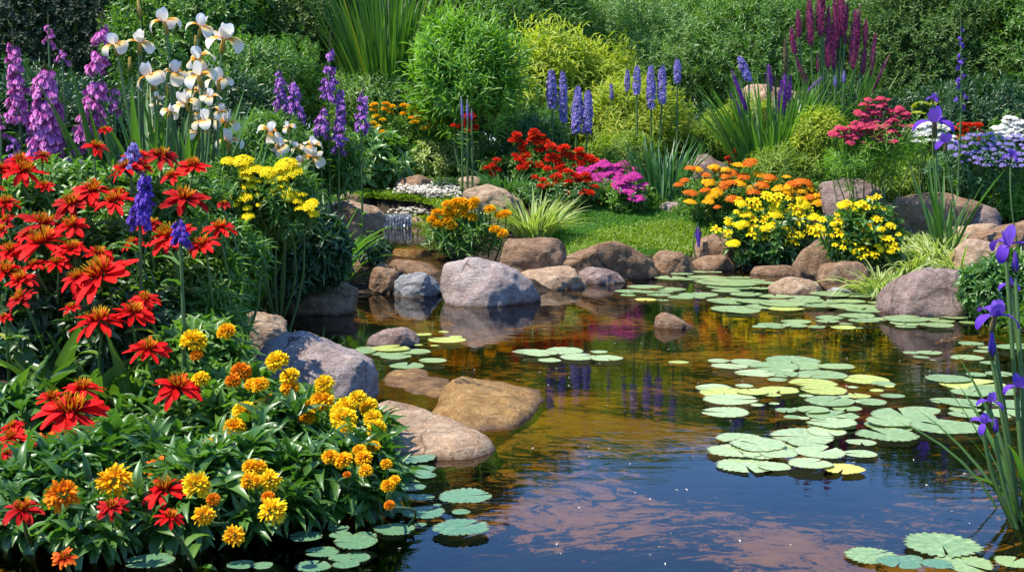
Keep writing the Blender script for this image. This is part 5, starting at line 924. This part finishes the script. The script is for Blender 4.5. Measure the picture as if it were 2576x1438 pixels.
for px, py, rx, ry, Y, l, mt, n, L, W in ((720, 620, 135, 95, 10.25, 'large dark green bush under the yellow yarrow', 'leaf_dark', 800, .165, .26), (650, 540, 100, 70, 9.6, 'green leafy base of the yellow yarrow', 'leaf_mid', 260, .12, .2), (800, 650, 65, 62, 10.3, 'dark bush drooping beside the undercut boulder', 'leaf_dark', 330, .15, .24), (690, 690, 90, 48, 10.1, 'dark narrow leaved bush over the long flat rock', 'leaf_dark', 330, .15, .2), (935, 638, 36, 27, 12.2, 'small dark leafy tuft between the boulders and upper pool', 'leaf_dark', 60, .13, .22)):
    bush('leafy_bush', l, 'bush', px, py, rx, ry, Y, mt, n, 10, L, W, 'dark bushes at the pond corner', .7, .8, .8, 1.0, .6, (.5, 1.4), .4, .2, -.9, 12, seg=4)
# broad canna-like leaves
for px, py, n, L, W, l in ((110, 900, 16, .55, .10, 'broad upright canna leaves at the left below the dense red flowers'), (230, 930, 16, .50, .09, 'broad canna leaves in the middle of the left bank'), (370, 960, 14, .48, .085, 'broad canna leaves leaning right toward the marigolds'), (30, 980, 10, .42, .09, 'broad canna leaves at the left picture edge'), (300, 880, 10, .45, .09, 'broad canna leaves behind the big dark red flower')):
    Y = bank_depth(px, py) + .1; p = at(px, py + 90, Y); root = grass_clump('canna', l, 'canna', 0, 0, Y, n, L, W, 'leaf_canna', .10, .8, (.2, .9), 'broad canna leaves', 7, 'lance', base=np.array([p[0], Y, max(p[2] - .15, gz(p[0], Y))]))
grass_clump('grass_clump', 'blade leaved tuft at the water left of the small plum rock', 'grass clump', 800, 855, 8.8, 46, .25, .018, 'leaf_mid', .12, .9, (.5, 1.3))
grass_clump('grass_clump', 'arching bright blades over the brown boulder left of the upper pool', 'grass clump', 860, 640, 12.0, 14, .6, .022, 'leaf_bright', .1, .8, (.8, 1.6))

# ------------------------------------------------------------------ plants carrying flat or domed flower heads
def head_plant(name, label, cat, group, px, py, rx, ry, Y, leaf, heads, meshes, n=120, L=.1, W=.22, up=(0, -.25, 1), scale=1.05, rad=.005, squash=1.0, drop=.2, bend=.9, fsz=None, jit=.5, foliage=True):
    Y = Y or gpt(px, py + ry * .95)[1] + .1
    if foliage: root = bush(name, label, cat, px, py, rx, ry, Y, leaf, n, 9, L, W, group, .9, .6, .8, bend, .7, (.4, 1.4), .35, .2, -.9, 8, seg=3)
    else: root = thing(name, np.array([at(px, py, Y)[0], Y, gz(at(px, py, Y)[0], Y)]), label, cat, group)
    for hx, hy, w_, k_ in heads:
        Yh = Y - px2m(rx, Y) * (.45 + .62 * max(0, min(1, (hy - py + ry) / (2 * max(ry, 1))))); p = at(hx, hy, Yh); ms = meshes[k_]
        foot = np.array([p[0] * .8 + at(px, py, Y)[0] * .2, Yh + drop * .7, max(p[2] - drop, gz(p[0], Yh))])
        bloom_on(root, foot, p, ms[rs.randint(len(ms))], px2m(w_, Yh) * scale, np.array(up) + rs.normal(size=3) * .15, rad=rad, squash=squash)
    return root
YA = [Z(0, 1, x, y) + (w_,) for x, y, w_ in ((2200, 190, 130), (2340, 190, 190), (2400, 275, 200), (2400, 350, 160), (2370, 430, 100), (2180, 510, 150), (2370, 540, 160), (2390, 640, 90), (2400, 720, 120), (2350, 850, 80), (2270, 610, 80), (2440, 430, 90))] + [Z(1, 1, x, y) + (w_,) for x, y, w_ in ((300, 220, 190), (345, 285, 190), (230, 275, 120), (110, 300, 170), (20, 270, 110), (265, 345, 140), (165, 380, 130), (30, 380, 100), (30, 450, 80), (265, 425, 120), (175, 480, 140), (335, 500, 180), (300, 545, 110), (450, 512, 80), (390, 575, 120), (520, 610, 160), (430, 640, 110), (555, 695, 105), (20, 520, 80), (100, 550, 70), (30, 610, 70), (230, 500, 120), (120, 360, 110))]
YH = [(x, y, w_ * ZS, 'lemon') for x, y, w_ in YA]
for l, a, b_, px in (('yellow yarrow plant, left half of the yellow flower heads below the white irises', 0, 632, 590), ('yellow yarrow plant, right half of the yellow flower heads, beside the iris fan', 632, 900, 710)):
    hs = [h for h in YH if a <= h[0] < b_]; head_plant('yarrow', l, 'yarrow', 'yellow yarrow below the white irises', px, 510, 85, 85, 9.0, 'leaf_mid', hs, UMB, 260, .11, .18, (0, -.5, 1), 1.15, .006, 1.0, .16)
YB = [(1140, 1020), (1140, 1070), (1255, 1015), (1310, 1040), (1245, 1060), (1300, 1095), (1160, 1130), (1220, 1165), (1425, 1025), (1425, 1105), (1490, 1045), (1555, 1020), (1560, 1060), (1505, 1080), (1580, 1110), (1620, 1085), (1660, 1120), (1510, 1145), (1600, 1150), (1680, 1040), (1740, 1035), (1790, 1040), (1720, 1080), (1820, 1080), (1750, 1120), (1850, 1135), (1690, 1175), (1770, 1160), (1530, 1190), (1700, 1220), (1790, 1190), (1620, 1250), (1130, 1195), (1175, 1230), (1230, 1285)]
for l, a, b_, px in (('yellow button flowers on thin stems, left cluster behind the hosta', 0, 1370, 960), ('yellow button flowers on thin stems, right dense cluster', 1370, 2000, 1070)):
    hs = [z10(x, y) + (86 * ZS * rs.uniform(.85, 1.15), 'yellow') for x, y in YB if a <= x < b_]; head_plant('button_flowers', l, 'button flowers', 'yellow button flowers behind the hosta', px, 335, 65, 50, 18.6, 'leaf_mid', hs, DOME, 120, .12, .2, (0, -.1, 1), 1.1, .007)
OM = [(1850, 615), (1940, 590), (2000, 590), (2110, 585), (2080, 620), (1930, 660), (1750, 695), (1830, 690), (1870, 725), (2260, 660), (2410, 705), (1710, 765), (1860, 770), (1890, 815), (1760, 805), (2300, 850), (2380, 890), (2090, 740), (2350, 720), (2010, 640), (1990, 700)]
head_plant('marigold_plant', 'orange marigold clump beside the upper pool behind the large pale boulder', 'marigold', None, 1165, 605, 82, 55, 13.0, 'leaf_mid', [Z(1, 1, x, y) + (115 * ZS * rs.uniform(.85, 1.1), 'amber') for x, y in OM], POM, 130, .15, .17, (0, -.25, 1), 1.05, .008, drop=.3)
def scatter(poly_, n, seed=0):
    r_ = np.random.RandomState(seed); p = np.array(poly_, float); out = []; lo, hi = p.min(0), p.max(0)
    while len(out) < n:
        q = r_.uniform(lo, hi, (n * 3, 2)); out += [tuple(v) for v in q[sdist(q[:, 0], q[:, 1], p) < 0]]
    return out[:n]
def best(poly_, n, seed=0):  # evenly spread points
    c = scatter(poly_, n * 8, seed); out = [c[0]]
    c = np.array(c); d = np.hypot(*(c - c[0]).T)
    while len(out) < n:
        i = int(d.argmax()); out.append(tuple(c[i])); d = np.minimum(d, np.hypot(*(c - c[i]).T))
    return out
GR = 'flower clumps of the red and magenta patch'
for l, pg, n, k_, px, py, w_, ms in (('scarlet flower clump, upper left end of the red patch', [(1285, 340), (1340, 335), (1400, 370), (1380, 420), (1310, 425)], 34, 'scarlet', 1340, 410, 25, DOME), ('scarlet flower clump in the middle of the red patch', [(1380, 370), (1470, 385), (1510, 420), (1450, 450), (1380, 430)], 34, 'scarlet', 1440, 440, 25, DOME), ('scarlet flower clump at the lower front of the red patch', [(1345, 440), (1480, 440), (1500, 490), (1440, 485), (1350, 465)], 22, 'scarlet', 1420, 480, 24, DOME), ('magenta flower clump, upper part of the magenta patch', [(1455, 430), (1530, 405), (1600, 425), (1590, 450), (1490, 470)], 40, 'magenta', 1530, 450, 26, UMB), ('magenta flower clump, lower right end of the patch', [(1550, 450), (1610, 440), (1620, 490), (1590, 500), (1540, 470)], 26, 'magenta', 1580, 490, 26, UMB), ('scarlet flowers sprinkled before the magenta clump', [(1480, 460), (1560, 470), (1560, 510), (1500, 500)], 14, 'scarlet', 1520, 490, 22, DOME), ('few red flowers left of the grass tuft at the red patch', [(1220, 430), (1250, 400), (1240, 450)], 6, 'scarlet', 1240, 450, 18, DOME), ('small dark red flowers in front of the lime shrub', [(1830, 400), (1900, 370), (1900, 400), (1850, 415)], 9, 'scarlet', 1870, 410, 26, DOME), ('red flowers beside the pointed blue buds', [(1140, 320), (1190, 300), (1200, 320), (1150, 330)], 7, 'scarlet', 1170, 330, 26, DOME), ('red flowers behind the white flowers at right', [(2390, 325), (2470, 310), (2460, 350), (2400, 345)], 14, 'scarlet', 2430, 350, 24, DOME)):
    head_plant('flower_clump', l, 'flower clump', GR, px, py + 12, 75 if n > 15 else 40, 38 if n > 15 else 22, (0 if py > 420 else 17.5) if px < 2000 else 16, 'leaf_mid', [(x + rs.normal() * 5, y + rs.normal() * 6, w_ * rs.uniform(.7, 1.25), k_) for x, y in best(pg, n, px)], ms, 170 if n > 15 else 60, .10, .3, (0, -.3, 1), 1.1, .007)
for l, pg, n, px, py in (('coral pink flower clump, upper right part', [(2150, 290), (2200, 255), (2270, 270), (2295, 320), (2200, 330), (2150, 320)], 64, 2220, 330), ('coral red flower clump, lower left part', [(2085, 345), (2140, 310), (2200, 330), (2290, 340), (2240, 355), (2150, 355)], 44, 2170, 370)):
    head_plant('flower_clump', l, 'flower clump', 'coral flower clumps at the right', px, py + 40, 95, 66, 14.6, 'leaf_bright', [(x, y + rs.normal() * 9, 20 * rs.uniform(.7, 1.3), 'coral') for x, y in best(pg, n, px)], UMB, 260, .13, .09, (0, -.3, 1), 1.15, .006)
OC = best([(1712, 470), (1740, 430), (1800, 420), (1890, 410), (1990, 445), (1960, 470), (1900, 500), (1800, 520), (1720, 500)], 46, 5)
head_plant('flower_clump', 'orange and rust flower clump between the plum rock and yellow daisies', 'flower clump', 'orange and yellow clumps of the right bank', 1840, 490, 130, 55, 0, 'leaf_mid', [(x + rs.normal() * 7, y + rs.normal() * 10, 29 * rs.uniform(.65, 1.3), 'rust' if rs.rand() < .6 else 'amber') for x, y in OC[:38]], UMB, 260, .1, .25, (0, -.35, 1), 1.1, .006)
head_plant('flower_clump', 'small orange yellow flower clump left of the rounded pinkish boulder', 'flower clump', 'orange and yellow clumps of the right bank', 2030, 505, 65, 40, 0, 'leaf_mid', [(x, y, 33 * rs.uniform(.8, 1.2), 'amber' if rs.rand() < .6 else 'rust') for x, y in best([(1960, 475), (2020, 455), (2090, 490), (2060, 510), (2000, 500)], 16, 8)], UMB, 90, .1, .25, (0, -.35, 1), 1.1, .006)
for l, pg, n, px, py, rx, ry, Y in (('larger yellow daisy bush at the water, right of the lawn', [(1800, 580), (1850, 510), (1920, 480), (1980, 490), (2050, 530), (2060, 590), (1990, 615), (1900, 595), (1840, 600)], 64, 1935, 610, 118, 78, 14.2), ('smaller yellow daisy bush before the rounded pinkish boulder', [(2062, 560), (2110, 525), (2190, 500), (2230, 530), (2265, 585), (2230, 640), (2150, 650), (2090, 610), (2065, 590)], 62, 2165, 610, 98, 78, 12.4)):
    hs = []
    for x, y in best(pg, n, px): hs.append((x + rs.normal() * 6, y + rs.normal() * 7, 26 * rs.uniform(.65, 1.35), 'd' if rs.rand() < .75 else 'u'))
    head_plant('daisy_bush', l, 'daisy bush', 'yellow daisy bushes of the right bank', px, py, rx, ry, Y, 'leaf_deep', hs, {'d': DAI, 'u': UMB['lemon']}, 230, .13, .36, (0, -.55, .9), 1.1, .005, drop=.2)
head_plant('flower_clump', 'white flower clump behind the big violet iris', 'flower clump', 'white flowers at the right', 2330, 345, 60, 45, 16, 'leaf_mid', [(x, y, 26 * rs.uniform(.8, 1.2), 'white') for x, y in best([(2280, 330), (2330, 310), (2390, 325), (2400, 350), (2300, 360)], 26, 2)], UMB, 60, .09, .3, scale=1.15)
head_plant('flower_clump', 'white flower clump near the right picture edge', 'flower clump', 'white flowers at the right', 2540, 340, 50, 45, 16, 'leaf_mid', [(x, y, 28 * rs.uniform(.8, 1.2), 'white') for x, y in best([(2505, 320), (2540, 295), (2590, 315), (2580, 345), (2520, 345)], 22, 3)], UMB, 60, .09, .3, scale=1.15)
UMB['mist'] = [umbel_mesh('blue', 24, .5, .16)]
head_plant('flower_clump', 'hazy blue flower patch behind the violet irises', 'flower clump', None, 2470, 420, 115, 75, 15.4, 'leaf_blue', [(x, y, 17 * rs.uniform(.7, 1.2), 'mist') for x, y in best([(2390, 370), (2440, 335), (2590, 340), (2600, 420), (2500, 420), (2420, 410)], 70, 4)], UMB, 420, .09, .25)
head_plant('fennel', 'yellow green umbel flowers on bare stems before the right hedge', 'fennel', None, 2400, 300, 100, 40, 18, 'leaf_mid', [(2320, 268, 56, 'lemon'), (2355, 262, 50, 'lemon'), (2400, 268, 60, 'lemon'), (2450, 262, 56, 'lemon'), (2480, 268, 50, 'lemon'), (2310, 285, 40, 'lemon')], {'lemon': [umbel_mesh('leaf_gold', 40, .22, .12)]}, 90, .1, .2, (0, 0, 1), 1.0, .007, drop=.7)

# ------------------------------------------------------------------ green plants of the middle and right beds
G8 = 'green plants of the middle and right beds'
for nm, l, ct, px, py, rx, ry, Y, mt, n, nl, L, W, pf in (('hosta', 'hosta with drooping glossy leaves above the moss', 'hosta', 935, 420, 92, 68, 0, 'leaf_hosta', 150, 9, .24, .36, 'leaf'), ('shrub', 'variegated low shrub behind the dark brown rock', 'shrub', 1110, 412, 92, 50, 0, 'leaf_varieg', 260, 9, .13, .28, 'leaf'), ('leafy_bush', 'dark low bush between the brown rock and white ground cover', 'bush', 1120, 480, 40, 24, 0, 'leaf_dark', 80, 9, .09, .25, 'lance'),
    ('leafy_plant', 'golden orange grassy plants behind the orange clump', 'leafy plant', 1990, 430, 115, 55, 16.5, 'leaf_lime', 420, 8, .14, .12, 'lance'), ('leafy_plant', 'golden flowering plant under the burgundy plumes', 'leafy plant', 2065, 345, 62, 62, 16.4, 'leaf_gold', 420, 8, .13, .16, 'lance'), ('leafy_plant', 'golden leafy plant at the foot of the far boulder', 'leafy plant', 1890, 310, 75, 60, 18.6, 'leaf_gold', 260, 8, .14, .16, 'lance'), ('leafy_plant', 'yellow green grassy plant behind the wide low boulder', 'leafy plant', 2300, 455, 110, 55, 0, 'leaf_lime', 420, 8, .14, .14, 'lance'), ('leafy_bush', 'green bush below the hazy blue flowers', 'bush', 2500, 470, 110, 65, 0, 'leaf_mid', 420, 9, .1, .24, 'lance'), ('leafy_bush', 'dark leafy bush behind the near violet irises', 'bush', 2510, 730, 85, 70, 9.9, 'leaf_deep', 300, 9, .12, .26, 'lance'), ('leafy_plant', 'leafy plant at the right edge beside the boulder slabs', 'leafy plant', 2570, 510, 70, 55, 0, 'leaf_bright', 130, 8, .2, .1, 'lance'), ('leafy_plant', 'leafy foot of the red patch beside the lawn', 'leafy plant', 1420, 490, 130, 30, 0, 'leaf_deep', 330, 9, .10, .3, 'lance'), ('leafy_plant', 'leafy foot of the magenta flowers beside the lawn', 'leafy plant', 1560, 490, 75, 26, 0, 'leaf_deep', 170, 9, .10, .3, 'lance'), ('leafy_plant', 'leafy plants under the blue spikes', 'leafy plant', 1330, 345, 110, 65, 18.6, 'leaf_blue', 420, 9, .12, .15, 'lance'), ('leafy_plant', 'dark golden leafy plant at the right of the red patch', 'leafy plant', 1570, 390, 95, 50, 18, 'leaf_lime', 330, 9, .12, .18, 'lance'), ('leafy_plant', 'green leafy plants behind the white irises, left of the purple spikes', 'leafy plant', 660, 380, 110, 90, 13, 'leaf_mid', 420, 9, .13, .15, 'lance'), ('leafy_plant', 'green leafy plants between the purple spikes and hosta', 'leafy plant', 830, 420, 90, 90, 13.5, 'leaf_mid', 300, 9, .13, .2, 'lance'), ('leafy_plant', 'low leafy plant between the orange clump and yellow daisies', 'leafy plant', 1790, 540, 60, 34, 0, 'leaf_mid', 100, 8, .1, .2, 'lance')):
    bush(nm, l, ct, px, py, rx, ry, Y, mt, n, nl, L, W, G8, .7, .7, .8, 1.1, .6, (.4, 1.4), .35, .2, -.9, 10, pf, seg=4)
grass_clump('grass_clump', 'tall arching ornamental grass towering at the top centre', 'ornamental grass', 975, 270, 20.3, 420, 3.6, .045, 'tall_grass', .26, .24, (.05, .5), None, 8)
grass_clump('grass_clump', 'blue green blade clump between the magenta flowers and orange clump', 'grass clump', 1662, 512, gpt(1662, 508)[1], 110, 1.0, .035, 'leaf_blue', .28, .42, (.05, .5))
grass_clump('grass_clump', 'tall green blade leaves below the violet plumes', 'grass clump', 1935, 420, 17.2, 230, 1.75, .055, 'leaf_iris', .36, .30, (.05, .7))
grass_clump('grass_clump', 'striped yellow grass clump behind the long flat topped rock', 'grass clump', 1342, 598, gpt(1342, 598)[1], 230, .66, .026, 'leaf_varieg', .22, .8, (.3, 1.2))
grass_clump('grass_clump', 'blue green narrow leaved clump below the blue buds', 'grass clump', 1205, 395, gpt(1205, 410)[1], 240, .7, .022, 'leaf_blue', .4, .7, (.3, 1.1))
grass_clump('grass_clump', 'green grassy tuft left of the red patch', 'grass clump', 1275, 480, gpt(1275, 490)[1], 130, .5, .035, 'leaf_blue', .25, .7, (.4, 1.3))
for px, py, n, l in ((2228, 735, 120, 'striped spider grass at the water left of the big dark boulder'), (2290, 690, 130, 'striped spider grass directly behind the big dark boulder'), (2360, 660, 130, 'striped spider grass at the foot of the violet iris stems'), (2260, 650, 110, 'striped spider grass right of the smaller yellow daisy bush'), (2420, 690, 70, 'striped spider grass beside the pale topped tan rock')):
    grass_clump('spider_grass', l, 'spider grass', px, py, gpt(px, py)[1], n, .48, .026, 'leaf_varieg', .26, .9, (.8, 1.9), 'striped spider grass')

# ------------------------------------------------------------------ lawn and ground cover
def cover(name, pg, n, L, W, mat, seed, lift=0.0, lean=.5, mats=None, bend=.5):
    pts = gpts(scatter(pg, min(n, 900), seed)); k = -(-n // len(pts))
    P = np.repeat(pts, k, 0)[:n] + np.concatenate([rs.normal(size=(n, 2)) * .09, np.zeros((n, 1))], 1); P[:, 2] = hgt(P[:, 0], P[:, 1]) + lift * rs.rand(n)
    m_ = MB(); D = rs.normal(size=(n, 3)) * [lean, lean, .1] + [0, 0, 1]
    blades(m_, P, D, L * rs.uniform(.6, 1.2, n), W, bend, 2, 'blade', .2, rs.normal(size=n) * .5)
    return tag(m_.build(name, M[mat]), kind='stuff'), P
cover('lawn_grass', [(1330, 600), (1400, 520), (1560, 512), (1700, 518), (1800, 560), (1800, 640), (1640, 640), (1440, 640)], 26000, .055, .009, 'grass', 1)
cover('lime_ground_cover', [(1520, 615), (1600, 588), (1700, 575), (1770, 595), (1770, 640), (1730, 645), (1650, 630), (1600, 625)], 9000, .05, .016, 'leaf_lime', 2, .05, .9)
cover('lime_ground_cover', [(1440, 640), (1540, 590), (1600, 600), (1560, 625), (1450, 655)], 4000, .06, .016, 'leaf_lime', 3, .05, .9)
cover('moss_cushion', [(865, 500), (900, 488), (1010, 490), (1040, 520), (1020, 545), (960, 545), (950, 520)], 9000, .06, .018, 'leaf_lime', 4, .06, .8)
o_, P_ = cover('white_ground_cover', [(1005, 530), (1040, 505), (1110, 492), (1155, 500), (1130, 540), (1020, 545)], 6000, .06, .018, 'leaf_lime', 5, .08, .8)
m_ = MB(); q_ = P_[rs.choice(len(P_), 700)]; q_ = q_[q_[:, 1] > np.median(q_[:, 1]) - .2]
for k in range(4): blades(m_, q_ + [0, 0, .10], ring(len(q_), .3) + rs.normal(size=(len(q_), 3)) * .2, .045, .03, .4, 2, 'petal')
tag(m_.build('white_blossom', M['white']), kind='stuff')
# loose fringe of low leaves along the bank foot, so that no bare soil shows at the water
for nm, pg, n, L, W, mt, sd in (('bank_ground_cover', [(560, 760), (600, 690), (840, 690), (820, 722), (660, 735), (600, 790)], 4000, .10, .02, 'leaf_dark', 11), ('bank_ground_cover', [(2440, 760), (2520, 650), (2600, 650), (2600, 830), (2480, 810)], 5000, .10, .022, 'leaf_mid', 12), ('back_bed_ground_cover', [(820, 480), (900, 420), (1300, 420), (1350, 500), (1140, 480), (980, 470)], 9000, .13, .03, 'leaf_mid', 13), ('back_bed_ground_cover', [(1700, 540), (1720, 430), (2080, 430), (2060, 560), (1800, 580)], 9000, .12, .025, 'leaf_mid', 14), ('back_bed_ground_cover', [(2060, 470), (2200, 420), (2590, 420), (2590, 560), (2400, 560), (2230, 500)], 9000, .13, .025, 'leaf_mid', 15), ('bank_ground_cover', [(2190, 740), (2240, 620), (2400, 600), (2400, 660), (2280, 680), (2210, 750)], 4000, .10, .016, 'leaf_varieg', 16), ('back_bed_ground_cover', [(400, 480), (700, 400), (900, 400), (860, 520), (600, 560)], 9000, .15, .025, 'leaf_mid', 17), ('back_bed_ground_cover', [(1250, 420), (2576, 400), (2576, 425), (1250, 460)], 14000, .25, .04, 'leaf_dark', 18), ('back_bed_ground_cover', [(-40, 470), (900, 420), (1250, 430), (900, 460), (0, 520)], 12000, .22, .04, 'leaf_dark', 19)):
    cover(nm, pg, n, L, W, mt, sd, .05, .8)
m_ = MB(); q_ = np.array([onz(x, y, .004) for x, y in scatter([(960, 1300), (1000, 900), (1300, 800), (1900, 760), (2400, 850), (2560, 1300), (2300, 1430), (1000, 1430)], 80, 77)]); q_[:, 2] = .004 + .002 * rs.rand(len(q_))
blades(m_, q_, rs.normal(size=(len(q_), 3)) * [1, 1, .08], rs.uniform(.006, .02, len(q_)), rs.uniform(.004, .010, len(q_)), .4, 2, 'petal'); tag(m_.build('floating_petals', M['white']), kind='stuff')
b0 = gpt(1752, 655); root = thing('flower_bud', b0, 'single dark purple closed bud on a thin stem before the lime ground cover', 'flower bud'); bloom_on(root, b0, at(1756, 575, b0[1]), BUDV, px2m(48, b0[1]), (.05, 0, -1), rad=.008)
